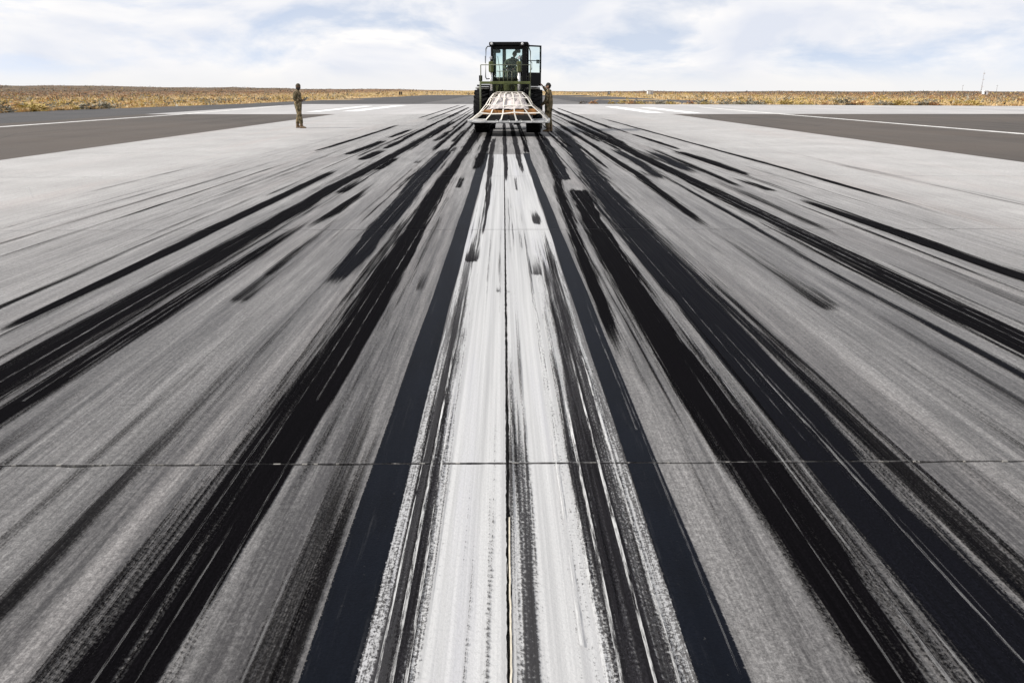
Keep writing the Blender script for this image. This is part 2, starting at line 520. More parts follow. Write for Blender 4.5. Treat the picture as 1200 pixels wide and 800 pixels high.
# runway base (seen only in the joints), then slabs, asphalt sides, pad, overrun
SH_L, SH_R = -37.5, 31.0
runway = sheet('runway', [(EDGE_L, -4), (EDGE_R, -4), (EDGE_R, Y_END), (EDGE_L, Y_END)], -.022, M_JOINT, None, 'pale concrete runway streaked with black tyre rubber', .04)
asph_l = sheet('runway_side_asphalt', [(EDGE_L - .012, -4), (EDGE_L - .012, Y_END)] + [(-24.4, Y_END)] + [(-24.4, -4)], -.006, M_ASPH, None, 'brown grey asphalt strip left of the concrete keel')
asph_r = sheet('runway_side_asphalt', [(EDGE_R + .012, -4), (130, -4), (130, Y_END + 1.), (EDGE_R + .012, Y_END)], -.006, M_ASPH, None, 'brown grey asphalt apron right of the concrete keel')
shoulder = sheet('runway_shoulder', rag((SH_L, 10), (SH_L + 1.5, 70), 30, .35, 1) + rag((SH_L + 1.5, 70), (-32.5, 103), 14, .3, 2) + [(-24.41, 103), (-24.41, 10)], -.007, M_ASPH2, None, 'grey asphalt shoulder outside the left edge line')
pad = sheet('concrete_pad', [(-24.39, Y_END + .01), (EDGE_L, Y_END + .01), (EDGE_R, Y_END + .01), (130, Y_END + 1.02), (130, 79)] + rag((75, 81), (38, 92), 12, .3, 3) + [(28.5, 100.5), (-24.39, 100.5)], -.004, M_PAD, None, 'pale full width concrete pad crossing behind the forklift')
over = sheet('overrun', [(-24.39, 100.52), (28.6, 100.52)] + rag((31.5, 101), (31, 330), 30, .5, 5) + rag((-30, 330), (-32.4, 103.1), 30, .5, 6) + [(-24.39, 103.02)], -.008, M_ASPH2, None, 'dark asphalt overrun behind the concrete pad')
keel = sheet('overrun_keel', [(-10.5, 100.53), (10.8, 100.53), (10.8, 330.5), (-10.5, 330.5)], -.002, mat_asphalt('pale_overrun_asphalt', (.12, .118, .118)), None, 'paler grey centre strip of the asphalt overrun', .004)
# shoulder strip on the right, between pad and scrub
right_sh = sheet('runway_shoulder', rag((28.6, 100.55), (38.1, 92.1), 8, .1, 8) + rag((40.5, 92.3), (31.6, 101.2), 8, .2, 9), -.009, M_ASPH2, None, 'narrow dark asphalt shoulder where the right hand scrub begins')

# ---- slabs: every one a piece of its own, edges chipped, joints open
def slab(i, j):
    x0, x1 = XJ0 + i * LANE + .006, XJ0 + (i + 1) * LANE - .006
    y0, y1 = YJ0 + j * SLAB + .006, min(YJ0 + (j + 1) * SLAB - .006, Y_END - .006)
    r = random.Random(i * 97 + j)
    near = j <= 1
    nx, ny = (70, 70) if near else (6, 6)
    amp = .006 if near else .002
    pts = []
    for a, b, n, ax in (((x0, y0), (x1, y0), nx, 1), ((x1, y0), (x1, y1), ny, 0), ((x1, y1), (x0, y1), nx, 1), ((x0, y1), (x0, y0), ny, 0)):
        for k in range(n):
            f = k / n
            p = [a[0] + (b[0] - a[0]) * f, a[1] + (b[1] - a[1]) * f]
            if k: p[ax] += r.uniform(-amp, amp * .6) * (-1 if (ax == 1 and a[1] == y0) or (ax == 0 and a[0] == x0) else 1) * (3 if r.random() < .05 else 1)
            pts.append(p)
    bm = bmesh.new()
    top = [bm.verts.new((p[0], p[1], 0)) for p in pts]
    bot = [bm.verts.new((p[0], p[1], -.02)) for p in pts]
    bm.faces.new(top)
    for k in range(len(pts)):
        bm.faces.new((top[k], bot[k], bot[(k + 1) % len(pts)], top[(k + 1) % len(pts)]))
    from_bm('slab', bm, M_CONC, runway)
for j in range(-1, 10):
    if YJ0 + j * SLAB > Y_END - .5: break
    for i in range(-2, 2):
        slab(i, j)
# cream sealant standing in the near end of the centre joint
bm = bmesh.new()
yy = 1.0
prev = None
r = random.Random(3)
while yy < YJ0 - .42:
    xo = XJ0 + .003 + r.uniform(-.0012, .0012)
    a, b = bm.verts.new((xo - .0022, yy, .0052)), bm.verts.new((xo + .0028, yy, .0052))
    a2, b2 = bm.verts.new((xo - .0022, yy, -.015)), bm.verts.new((xo + .0028, yy, -.015))
    if prev:
        bm.faces.new((prev[0], prev[1], b, a)); bm.faces.new((prev[0], a, a2, prev[2])); bm.faces.new((prev[1], prev[3], b2, b))
    prev = (a, b, a2, b2); yy += .03
from_bm('joint_sealant', bm, M_SEAL, runway)

# pale crumbs of old filler standing in the near cross joint
bm = bmesh.new()
for k in range(34):
    xx = r.uniform(-2.6, 2.6) if k % 3 else r.uniform(-2.6, -1.3)
    L_, w_ = r.uniform(.006, .03), r.uniform(.002, .0045)
    bm_box(bm, (xx, YJ0 - w_ + r.uniform(-.004, .004), -.012), (xx + L_, YJ0 + w_, .0035))
from_bm('joint_filler_crumbs', bm, simple('pale_filler', (.20, .19, .175), .9, scale=60), runway)['kind'] = 'stuff'

# ---- thin coats on the slabs: paint and rubber, each its own sheet
def coat(name, rows, z, mat, parent, soft=.15, wander=.0, seed=0, cols=5, step=.25, maxseg=90, covf=None, core=0.):
    """rows = [(Y, xl, xr, cov)] from far to near"""
    r = random.Random(seed)
    rows = sorted(rows, key=lambda q: -q[0])
    L = [] 
    for a, b in zip(rows, rows[1:]):
        n = max(1, min(maxseg, int((a[0] - b[0]) / step)))
        for k in range(n):
            f = k / n
            L.append([a[q] + (b[q] - a[q]) * f for q in range(4)])
    L.append(list(rows[-1]))
    ph = [r.uniform(0, 6.28) for _ in range(4)]
    verts, cov, us = [], [], []
    for (Y, xl, xr, c) in L:
        wl_ = wander * (math.sin(Y * 1.1 + ph[0]) + .6 * math.sin(Y * 2.7 + ph[1]))
        wr_ = wander * (math.sin(Y * 1.3 + ph[2]) + .6 * math.sin(Y * 3.1 + ph[3]))
        for q in range(cols):
            u = q / (cols - 1)
            verts.append((xl + wl_ + (xr + wr_ - xl - wl_) * u, Y, z))
            cov.append(c if covf is None else covf(u, Y, c)); us.append(u)
    faces = []
    for i in range(len(L) - 1):
        for q in range(cols - 1):
            a = i * cols + q
            faces.append((a, a + cols, a + cols + 1, a + 1))
    me = bpy.data.meshes.new(name)
    me.from_pydata(verts, [], faces)
    at_ = me.attributes.new('cov', 'FLOAT', 'POINT'); at_.data.foreach_set('value', cov)
    at_ = me.attributes.new('soft', 'FLOAT', 'POINT'); at_.data.foreach_set('value', [soft] * len(verts))
    at_ = me.attributes.new('core', 'FLOAT', 'POINT'); at_.data.foreach_set('value', [core] * len(verts))
    uvl = me.uv_layers.new(name='UVMap')
    idx = np.zeros(len(me.loops), dtype=np.int32); me.loops.foreach_get('vertex_index', idx)
    uv = np.zeros((len(idx), 2), dtype=np.float32); uv[:, 0] = np.array(us, dtype=np.float32)[idx]
    uvl.data.foreach_set('uv', uv.ravel())
    me.update()
    # make sure the sheet faces up
    if me.polygons[0].normal.z < 0:
        me.flip_normals()
    return link_mesh(name, me, mat, parent)

layers = []
def mark(keys, op=1., soft=.15, ends=(.5, .5), wander=.006, mat=None, name='tyre_mark', z0=.0036):
    """keys = [(picture row, t left, t right)]: t is the slope of a line from the vanishing point; ends = fade length in metres far/near"""
    keys = sorted(keys)
    ends = tuple(e and max(.16, e * 1.15) for e in ends) if row_y(keys[0][0]) - row_y(keys[-1][0]) > 4 else ends
    core = 0.
    if op >= .9 and mat is not M_RUBW:          # thick rubber has a thinner film spreading to both sides
        wm = sum(k_[2] - k_[1] for k_ in keys) / len(keys) * .26
        keys = [(k_[0], k_[1] - wm, k_[2] + wm) for k_ in keys]
        core = .26 / 1.52
    rows = []
    for (py, tl, tr) in keys:
        Y = row_y(py)
        rows.append((Y, TX(tl), TX(tr), op))
    yf, yn = rows[0][0], rows[-1][0]
    xs = [r_[1] for r_ in rows] + [r_[2] for r_ in rows]
    box = (min(xs) - .04, max(xs) + .04, yn, yf)
    k = 0
    while any(l == k and box[0] < b[1] and box[1] > b[0] and box[2] < b[3] and box[3] > b[2] for l, b in layers):
        k += 1
    layers.append((k, box))
    def fade(u, Y, c):
        f = 1.
        # a tyre end is rounded: the middle reaches further than the sides
        cu = (2 * u - 1) ** 2
        w = abs(rows[0][2] - rows[0][1])
        if ends[0] > 0: f *= min(1, max(0, (yf - Y - cu * w * .5) / ends[0]))
        if ends[1] > 0: f *= min(1, max(0, (Y - yn - cu * w * .5) / ends[1]))
        return c * f
    length = yf - yn
    return coat(name, rows, z0 + k * .0007, mat or M_RUB, runway, soft, wander, len(layers) * 31 + 5, 5, max(.08, length / 60), 80, fade, core)

# white centre stripe with its black borders
Yw = row_y(181)
def stripe_cov(u, Y, c):
    t = -.252 + u * .585
    w = 1.02
    if t < -.13: w -= .40 * min(1, max(0, (10.5 - Y) / 5.5))
    if t > .12: w -= .34 * min(1, max(0, (12 - Y) / 6.))
    if t > .2: w -= .12 * min(1, max(0, (9 - Y) / 4.))
    if u < .03 or u > .97: w -= .10 + .06 * min(1, max(0, (11 - Y) / 5.))
    elif u < .07 or u > .93: w -= .05
    return w
def border_cov(u, Y, c):
    e = min(u, 1 - u)
    return c * (.42 if e < .01 else (.80 if e < .08 else 1.))
coat('white_stripe', [(Yw, TX(-.235), TX(.315), 1), (1.0, TX(-.252), TX(.333), 1)], .0012, M_WHITE, runway, .1, .006, 4, 28, .2, 120, stripe_cov)
coat('black_border', [(Yw + .4, TX(-.41), TX(-.235), 1), (Yw - 1.5, TX(-.36), TX(-.238), 1.05), (row_y(240), TX(-.345), TX(-.25), 1.15), (1.0, TX(-.349), TX(-.250), 1.2)], .0022, M_BORDER, runway, .05, .003, 14, 15, .2, 120, border_cov)
coat('black_border', [(Yw + .4, TX(.315), TX(.42), 1), (Yw - 1.5, TX(.322), TX(.405), 1.05), (row_y(240), TX(.33), TX(.412), 1.15), (1.0, TX(.331), TX(.417), 1.2)], .0022, M_BORDER, runway, .05, .003, 17, 15, .2, 120, border_cov)

# --- tyre marks left of the stripe
B = M_RUBB
mark([(128, -.80, -.50), (160, -.765, -.525), (185, -.72, -.585), (210, -.75, -.585), (260, -.735, -.55), (400, -.748, -.50), (545, -.745, -.525), (830, -.765, -.565)], 1.02, .16, (6, 0), .006)
mark([(172, -1.10, -.82), (210, -1.09, -.815), (260, -1.0, -.80), (310, -.95, -.83), (342, -.93, -.88)], .97, .10, (2, .5), .008, B)
mark([(235, -.80, -.74), (300, -.79, -.74), (430, -.79, -.745)], .55, .25, (2, 2))
mark([(190, -.60, -.47), (250, -.58, -.46), (330, -.55, -.44), (560, -.535, -.45)], .46, .3, (2, 3))
mark([(206, -.52, -.44), (221, -.52, -.435)], .70, .15, (.6, .15))
mark([(300, -.45, -.385), (342, -.45, -.39)], .5, .2, (1.6, .15))
mark([(230, -1.36, -1.22), (290, -1.35, -1.23), (326, -1.345, -1.235)], .60, .16, (5, .12))
mark([(262, -1.33, -1.20), (320, -1.33, -1.20), (357, -1.33, -1.20)], .62, .16, (3.5, .12))
mark([(245, -1.54, -1.48), (300, -1.575, -1.47), (400, -1.59, -1.495), (540, -1.585, -1.50)], .97, .14, (3, 0))
mark([(139, -1.80, -1.55), (160, -1.79, -1.58), (175, -1.80, -1.60), (215, -1.87, -1.66), (260, -1.86, -1.64), (400, -1.875, -1.65), (520, -1.86, -1.64)], 1.02, .18, (8, 0))
mark([(170, -1.98, -1.84), (240, -2.0, -1.84), (420, -1.97, -1.85)], .42, .3, (5, 3))
mark([(196, -2.16, -2.08), (212, -2.19, -2.05), (278, -2.18, -2.03), (330, -2.14, -2.06), (392, -2.11, -2.085)], 1.0, .10, (1.5, .3))
mark([(200, -2.30, -2.22), (230, -2.29, -2.22)], .5, .2, (2, .4))
mark([(145, -3.18, -3.08), (160, -3.16, -3.02), (168, -3.19, -3.05), (178, -3.17, -3.13)], .97, .12, (3, .6))
mark([(164, -2.50, -2.34), (172, -2.54, -2.33), (182, -2.53, -2.42)], .95, .12, (1, .4))
mark([(174, -2.12, -1.95), (181, -2.17, -1.95), (188, -2.15, -2.0)], .82, .12, (1.5, .25))
mark([(150, -2.50, -2.35), (157, -2.54, -2.35), (162, -2.52, -2.40)], .86, .12, (2, .4))
mark([(163, -2.12, -2.0), (169, -2.14, -1.98), (175, -2.11, -2.02)], .93, .12, (1.2, .4))
mark([(125, -2.22, -2.08), (140, -2.20, -2.05), (163, -2.17, -2.06)], .88, .15, (6, .8))
mark([(123, -3.25, -3.05), (139, -3.2, -3.06)], .75, .2, (5, 1.5))
mark([(123, -2.75, -2.55), (142, -2.72, -2.58)], .8, .2, (6, 2))
mark([(126, -1.30, -1.12), (150, -1.30, -1.10), (178, -1.28, -1.12)], .8, .2, (5, 1))
mark([(152, -1.47, -1.30), (166, -1.46, -1.32)], .75, .2, (2, .5))
mark([(183, -1.72, -1.55), (200, -1.73, -1.55)], .9, .15, (1.2, .4))
mark([(207, -1.66, -1.5), (228, -1.70, -1.55)], .85, .18, (2, .4))
mark([(211, -1.43, -1.39), (245, -1.45, -1.36), (268, -1.47, -1.40)], .78, .2, (2, .8))
mark([(212, -1.37, -1.33), (250, -1.40, -1.32), (262, -1.42, -1.38)], .7, .2, (2, .8))
mark([(160, -.98, -.86), (172, -.99, -.85)], .8, .2, (1.5, .3))
mark([(171, -.90, -.80), (178, -.91, -.80)], .72, .2, (1, .2))
mark([(126, -1.02, -.90), (152, -1.0, -.88), (205, -.94, -.91)], .85, .2, (5, .6))
mark([(186, -1.28, -1.16), (192, -1.29, -1.16)], .55, .2, (.8, .2))
# wide worn streaks on the near left
mark([(380, -1.02, -.93), (560, -1.03, -.92), (820, -1.04, -.93)], .52, .3, (3, 0))
mark([(330, -1.18, -1.05), (520, -1.20, -1.05), (800, -1.19, -1.06)], .44, .35, (4, 0))
mark([(400, -1.49, -1.32), (480, -1.50, -1.30), (700, -1.50, -1.30)], .47, .35, (2, 0))
mark([(440, -1.37, -1.32), (560, -1.37, -1.315), (700, -1.37, -1.32)], .66, .25, (1.2, 0))
mark([(430, -.46, -.40), (620, -.465, -.36), (820, -.47, -.355)], .48, .35, (1.5, 0))
mark([(500, -.385, -.352), (640, -.395, -.350), (820, -.40, -.352)], .60, .3, (1.0, 0))
mark([(520, -.80, -.765), (820, -.815, -.775)], .7, .3, (1., 0))
for k, t in enumerate((-2.45, -2.62, -2.85, -3.02, -3.3, -3.5, -2.36, -3.85, -4.1)):
    w = .03 + .05 * ((k * 37) % 10) / 10
    mark([(150 + (k * 13) % 40, t - w, t + w), (330 + (k * 29) % 60, t - w, t + w)], .33 + .05 * (k % 3) if k < 7 else .26, .4, (9, 2), .012)

# --- tyre marks right of the stripe
mark([(150, .74, .86), (165, .68, .80), (200, .587, .69), (260, .46, .55), (330, .435, .50), (400, .42, .478), (440, .425, .455)], 1.0, .14, (3, 1.0))
mark([(158, .80, .93), (175, .735, .885), (195, .66, .82), (212, .63, .77)], .97, .10, (2, .15), .01, B)
mark([(221, .635, .86), (232, .63, .84), (260, .605, .775), (330, .58, .735), (400, .57, .72), (545, .61, .745), (830, .643, .712)], 1.05, .07, (.35, 0), .004)
mark([(150, 1.25, 1.55), (165, 1.17, 1.46), (200, .93, 1.24), (260, .80, 1.09), (330, .775, 1.06), (400, .76, 1.045), (545, .81, .99), (830, .80, 1.01)], .98, .15, (4, 0), .006, B)
mark([(300, .95, 1.10), (400, .95, 1.10), (560, .95, 1.13), (830, .97, 1.16)], .60, .3, (3, 0))
mark([(400, .745, .80), (500, .75, .80), (830, .73, .80)], .48, .3, (1.5, 0))
mark([(124, 1.75, 1.55), (150, 1.62, 1.76), (180, 1.56, 1.70), (206, 1.53, 1.68), (250, 1.47, 1.56), (272, 1.50, 1.53)], .98, .12, (4, .8))
mark([(165, 1.36, 1.46), (190, 1.30, 1.40), (200, 1.32, 1.36)], .8, .2, (2, .8))
mark([(262, 1.45, 1.57), (300, 1.44, 1.585), (345, 1.44, 1.585), (367, 1.445, 1.58)], .80, .16, (6, .12))
mark([(340, 1.445, 1.53), (366, 1.45, 1.52)], .75, .2, (1.5, .1))
mark([(140, 2.05, 2.35), (165, 2.02, 2.26), (203, 2.0, 2.23), (250, 1.99, 2.19), (330, 1.97, 2.18), (450, 1.95, 2.16)], 1.0, .12, (6, 0))
mark([(185, 1.86, 1.95), (218, 1.83, 1.93), (330, 1.755, 1.85), (460, 1.77, 1.87)], .85, .3, (4, 0), .006, B)
mark([(172, 1.80, 2.02), (190, 1.78, 2.0), (215, 1.72, 1.9)], .9, .2, (2, 1.0), .01, B)
mark([(172, 2.32, 2.55), (188, 2.28, 2.5), (205, 2.26, 2.42)], .95, .2, (3, 1.2), .01, B)
mark([(168, 2.55, 2.68), (200, 2.45, 2.6), (221, 2.42, 2.52)], .72, .25, (3, .6))
mark([(148, 1.86, 1.98), (168, 1.84, 1.97)], .9, .2, (3, 1))
mark([(205, 2.3, 2.5), (250, 2.25, 2.45), (280, 2.24, 2.4)], .60, .3, (3, .8))
mark([(205, 2.60, 2.72), (216, 2.62, 2.76), (227, 2.68, 2.74)], .95, .15, (1.5, .4))
mark([(225, 2.71, 2.76), (245, 2.69, 2.80), (300, 2.70, 2.85), (400, 2.74, 2.90)], 1.05, .08, (1.6, 0))
mark([(156, 2.97, 3.05), (165, 2.94, 3.12), (176, 2.99, 3.06)], .98, .12, (1.5, .5))
mark([(176, 2.80, 2.98), (190, 2.80, 3.04), (207, 2.88, 2.94)], 1.0, .12, (1., .5))
mark([(140, 2.92, 3.04), (157, 2.92, 3.06)], .7, .2, (4, 1))
mark([(137, 3.55, 3.70), (165, 3.56, 3.70), (197, 3.57, 3.70), (265, 3.54, 3.62)], .86, .15, (6, 3), .01)
mark([(168, 4.5, 4.78), (240, 4.48, 4.74), (330, 4.5, 4.74)], .30, .3, (6, 0), .03)
mark([(124, 2.6, 2.9), (150, 2.35, 2.52), (172, 2.2, 2.36)], .92, .2, (6, 1.5))
mark([(126, 3.1, 3.3), (140, 2.9, 3.1), (152, 2.8, 2.95)], .8, .2, (5, 1.5))
mark([(400, 1.43, 1.52), (480, 1.42, 1.52), (620, 1.42, 1.53)], .56, .3, (2.5, 0))
mark([(330, 1.20, 1.30), (480, 1.18, 1.30), (830, 1.19, 1.32)], .44, .35, (4, 0))
mark([(350, 1.58, 1.74), (450, 1.58, 1.72), (600, 1.58, 1.72)], .50, .35, (4, 0))
mark([(260, 2.3, 2.62), (330, 2.28, 2.64), (450, 2.28, 2.62)], .52, .35, (5, 0), .02, B)
mark([(215, 2.9, 3.45), (300, 2.92, 3.42), (420, 2.95, 3.4)], .36, .4, (6, 0), .03, B)
mark([(430, .50, .545), (600, .48, .53), (830, .485, .53)], .36, .4, (2, 0))
mark([(330, .46, .50), (420, .47, .51), (560, .455, .49)], .40, .35, (2, 1))
# fresh bright scratches where the film has been scraped back to the concrete
def scratch(t, y0, y1, w=.006, mat=None, cov=.9):
    rows = [(row_y(y0), TX(t - w / 2), TX(t + w / 2), 0.), (row_y(y0 + (y1 - y0) * .2), TX(t - w / 2), TX(t + w / 2), cov), (row_y(y1), TX(t - w / 2), TX(t + w / 2), cov * .8)]
    coat('scrape_line', rows, .0105, mat or M_SCR, runway, .3, .0016, int(abs(t) * 1000), 3, .2, 60)
ms = Mat('scraped_concrete')
_P = ms.pos()
_s = ms.rng(ms.noise(ms.scale(_P, (60, 2.5, 1)), 1, 5, .8), .42, .62)
_a = ms.math('MULTIPLY', ms.math('MULTIPLY', _s, ms.attr('cov')), .6)
ms.bsdf(ms.mix(ms.noise(_P, 60, 4, .7), (.22, .22, .22), (.38, .375, .37)), .8, 0, .3, None, _a)
M_SCR = ms.m
mw = Mat('scraped_paint')
_P = mw.pos()
_s = mw.rng(mw.noise(mw.scale(_P, (60, 3.5, 1)), 1, 5, .8), .40, .62)
mw.bsdf((.56, .56, .55), .7, 0, .3, None, mw.math('MULTIPLY', _s, mw.attr('cov')))
M_SCRW = mw.m
for t, a, b, w in ((.795, 330, 830, .007), (.905, 380, 830, .008), (.752, 300, 830, .006), (.672, 420, 830, .006), (.86, 240, 520, .005), (-.60, 260, 470, .006), (-.655, 330, 560, .005),
                   (-.69, 480, 830, .006), (-.775, 400, 640, .005), (2.06, 200, 430, .014), (2.11, 220, 430, .010), (1.02, 200, 330, .008), (1.12, 185, 300, .010), (-.62, 600, 830, .005),
                   (-.44, 560, 830, .005), (-.98, 195, 280, .010), (-.90, 200, 300, .008), (.585, 180, 270, .006), (.505, 230, 420, .006), (-1.54, 300, 470, .010), (.715, 250, 400, .005)):
    scratch(t, a, b, w, None, .9 if t in (.795, .905, .752) else .45)
for t, a, b, w in ((-.19, 380, 830, .006), (-.165, 430, 830, .005), (.20, 420, 830, .007), (.255, 400, 830, .006), (.295, 360, 830, .006), (-.215, 500, 830, .004), (.175, 560, 830, .005), (.14, 480, 760, .006)):
    scratch(t, a, b, w, M_SCRW, 1.)

# --- rubber on the white stripe itself
mark([(270, -.245, -.17), (420, -.262, -.135), (545, -.268, -.13), (830, -.272, -.125)], .70, .35, (3.5, 0), mat=M_RUBW)
mark([(420, -.205, -.15), (560, -.20, -.14), (830, -.205, -.14)], .74, .35, (1.5, 0), mat=M_RUBW)
mark([(250, .245, .32), (360, .19, .325), (480, .16, .345), (830, .165, .352)], .72, .3, (4, 0), mat=M_RUBW)
mark([(390, .15, .21), (520, .15, .23), (700, .155, .26), (830, .16, .27)], .70, .35, (2, 0), mat=M_RUBW)
mark([(450, .21, .285), (600, .21, .28), (830, .22, .29)], .74, .3, (1.6, 0), mat=M_RUBW)
mark([(430, .02, .06), (545, .025, .085), (660, .02, .085), (830, .015, .088)], .68, .3, (1.2, 0), mat=M_RUBW)
mark([(500, -.045, -.008), (640, -.05, -.005), (830, -.055, -.004)], .55, .35, (1., 0), mat=M_RUBW)
mark([(520, -.075, -.055), (700, -.078, -.058), (830, -.08, -.06)], .5, .35, (1., 0), mat=M_RUBW)
mark([(470, .275, .325), (830, .28, .33)], .5, .3, (1.6, 0), mat=M_RUBW)
mark([(284, -.235, -.145), (296, -.235, -.14), (308, -.23, -.145)], .80, .15, (.9, .05), mat=M_RUBW)
mark([(297, .125, .24), (311, .125, .235), (324, .13, .23)], .80, .15, (1.3, .05), mat=M_RUBW)
mark([(262, .09, .15), (300, .105, .145)], .45, .3, (1.5, .5), mat=M_RUBW)
mark([(240, .19, .28), (255, .21, .30), (264, .22, .29)], .72, .2, (1.2, .1), mat=M_RUBW)
mark([(268, .25, .315), (300, .235, .325), (345, .23, .325)], .58, .3, (1.5, 1), mat=M_RUBW)
mark([(332, -.045, -.018), (345, -.04, -.016)], .85, .2, (.4, .05), mat=M_RUBW)
mark([(336, .012, .03), (346, .013, .034)], .8, .2, (.3, .05), mat=M_RUBW)
mark([(330, -.12, -.065), (343, -.12, -.065)], .5, .25, (.5, .06), mat=M_RUBW)
mark([(160, -.27, -.15), (181, -.25, -.13), (212, -.20, -.12), (240, -.165, -.115), (276, -.155, -.14)], .80, .2, (1.5, .3), mat=M_RUBW)
mark([(128, -.06, .08), (160, -.03, .07), (182, -.01, .07), (205, .005, .06), (219, .015, .035)], .95, .15, (4, .3), mat=M_RUBW)
mark([(128, .15, .33), (165, .16, .30), (183, .17, .29), (200, .20, .27), (208, .22, .26)], .80, .2, (4, .4), mat=M_RUBW)
mark([(205, .10, .16), (225, .11, .155)], .55, .3, (.8, .3), mat=M_RUBW)
mark([(350, -.24, -.17), (365, -.235, -.165)], .5, .3, (.4, .2), mat=M_RUBW)
mark([(128, -.40, -.20), (160, -.42, -.24), (183, -.42, -.26), (196, -.40, -.31), (200, -.39, -.34)], .95, .12, (4, .3))
mark([(128, .40, .56), (160, .36, .50), (181, .33, .44)], .85, .15, (4, .6))

rs = random.Random(77)
for k in range(44):
    t = rs.uniform(-.235, .32); w = rs.uniform(.004, .016); ya = rs.uniform(190, 520); yb = min(830, ya + (ya - 107) * rs.uniform(.5, 1.6))
    mark([(ya, t - w, t + w), (yb, t - w, t + w)], rs.uniform(.36, .64), .4, ((row_y(ya) - row_y(yb)) * .4, (row_y(ya) - row_y(yb)) * .25), .002, M_RUBW)
# dense strokes close to the forklift where the tyres first touch
rf = random.Random(5)
for k in range(34):
    t = rf.choice((-1, 1)) * rf.uniform(.5, 2.5); w = rf.uniform(.05, .16)
    ya = rf.uniform(121, 150); yb = ya + rf.uniform(8, 38)
    mark([(ya, t - w / 2, t + w / 2), (yb, t - w / 2, t + w / 2)], rf.uniform(.66, .9), .3, ((row_y(ya) - row_y(yb)) * .35, .8), .01)
for k in range(46):
    t = rf.choice((-1, 1)) * rf.uniform(.36, 2.3); ya = rf.uniform(170, 520); yb = min(830, ya + (ya - 107) * rf.uniform(.3, 1.4))
    scratch(t + rf.uniform(-.005, .005), ya, yb, rf.uniform(.003, .006) * (1 + abs(t) * .5), None, rf.uniform(.3, .75))
# random thin streaks: hundreds of landings leave a comb of faint lines
rs = random.Random(21)
for k in range(70):
    t = rs.choice((-1, 1)) * rs.uniform(.5, 3.4)
    w = rs.uniform(.006, .035) * (1 + abs(t) * .4)
    ya = rs.choice((rs.uniform(128, 200), rs.uniform(180, 330)))
    yb = min(830, ya + (ya - 107) * rs.uniform(.4, 2.2))
    d = rs.uniform(-.02, .02)
    mark([(ya, t - w / 2 + d, t + w / 2 + d), (yb, t - w / 2, t + w / 2)], rs.uniform(.38, .72), .4, (max(.4, (row_y(ya) - row_y(yb)) * .3), max(.2, (row_y(ya) - row_y(yb)) * .12)), .005)

# --- painted lines on the asphalt and the pad
def painted(name, a, b, width, parent, z, cov=1.05, seed=1, mat=None):
    a, b = Vector(a[:2]), Vector(b[:2])
    if a.y < b.y: a, b = b, a
    return coat(name, [(a.y, a.x - width / 2, a.x + width / 2, cov), (b.y, b.x - width / 2, b.x + width / 2, cov)], z, mat or M_LINE, parent, .1, .01, seed, 5, 1.0, 60)
pl0, pl1 = at(-40, 151.5), at(205, 134.6)
painted('edge_line', (pl1.x, Y_END + .0), (pl0.x, pl0.y), .46, asph_l, -.0015, .72)
pl2 = at(330, 124.2)
painted('edge_line', (pl2.x, pl2.y), (pl1.x + .05, Y_END + .05), .5, pad, .0015, 1.0)
q0, q1, q2 = at(1215, 158.2), at(925, 134.6), at(820, 125.6)
painted('edge_line', (q1.x, Y_END), (q0.x, q0.y), .42, asph_r, -.0015, .72)
painted('edge_line', (q2.x, q2.y), (q1.x, Y_END + .05), .6, pad, .0015, .95)
for (x0, y0), (x1, y1), w in (((410, 130.6), (470, 123.6), 1.25), ((366, 131.2), (432, 124.3), 1.05), ((769, 132.4), (716, 125.2), 1.25), ((815, 132.8), (755, 125.9), 1.05)):
    a, b = at(x0, y0), at(x1, y1)
    painted('landing_bar', (b.x, b.y), (a.x, a.y), w, pad, .0015, 1.1, 3, mat_paint_flat('landing_bar_paint', (.80, .80, .79), .2))
# faint scuffs and thin white lines on the clean concrete at the left edge
for (x0, y0), (x1, y1), w in (((0, 208.5), (150, 207.5), .10), ((112, 180), (270, 179.5), .08), ((32, 220), (39, 232), .05)):
    a, b = at(x0, y0), at(x1, y1)
    d = (b - a).normalized(); nn = Vector((-d.y, d.x, 0)) * w / 2
    bm = bmesh.new()
    bm.faces.new([bm.verts.new(p + Vector((0, 0, .003))) for p in (a - nn, b - nn * .3, b + nn * .3, a + nn)])
    me = bpy.data.meshes.new('chalk_line'); bm.to_mesh(me); bm.free()
    at_ = me.attributes.new('cov', 'FLOAT', 'POINT'); at_.data.foreach_set('value', [.55] * len(me.vertices))
    link_mesh('chalk_line', me, M_SCRW, runway)

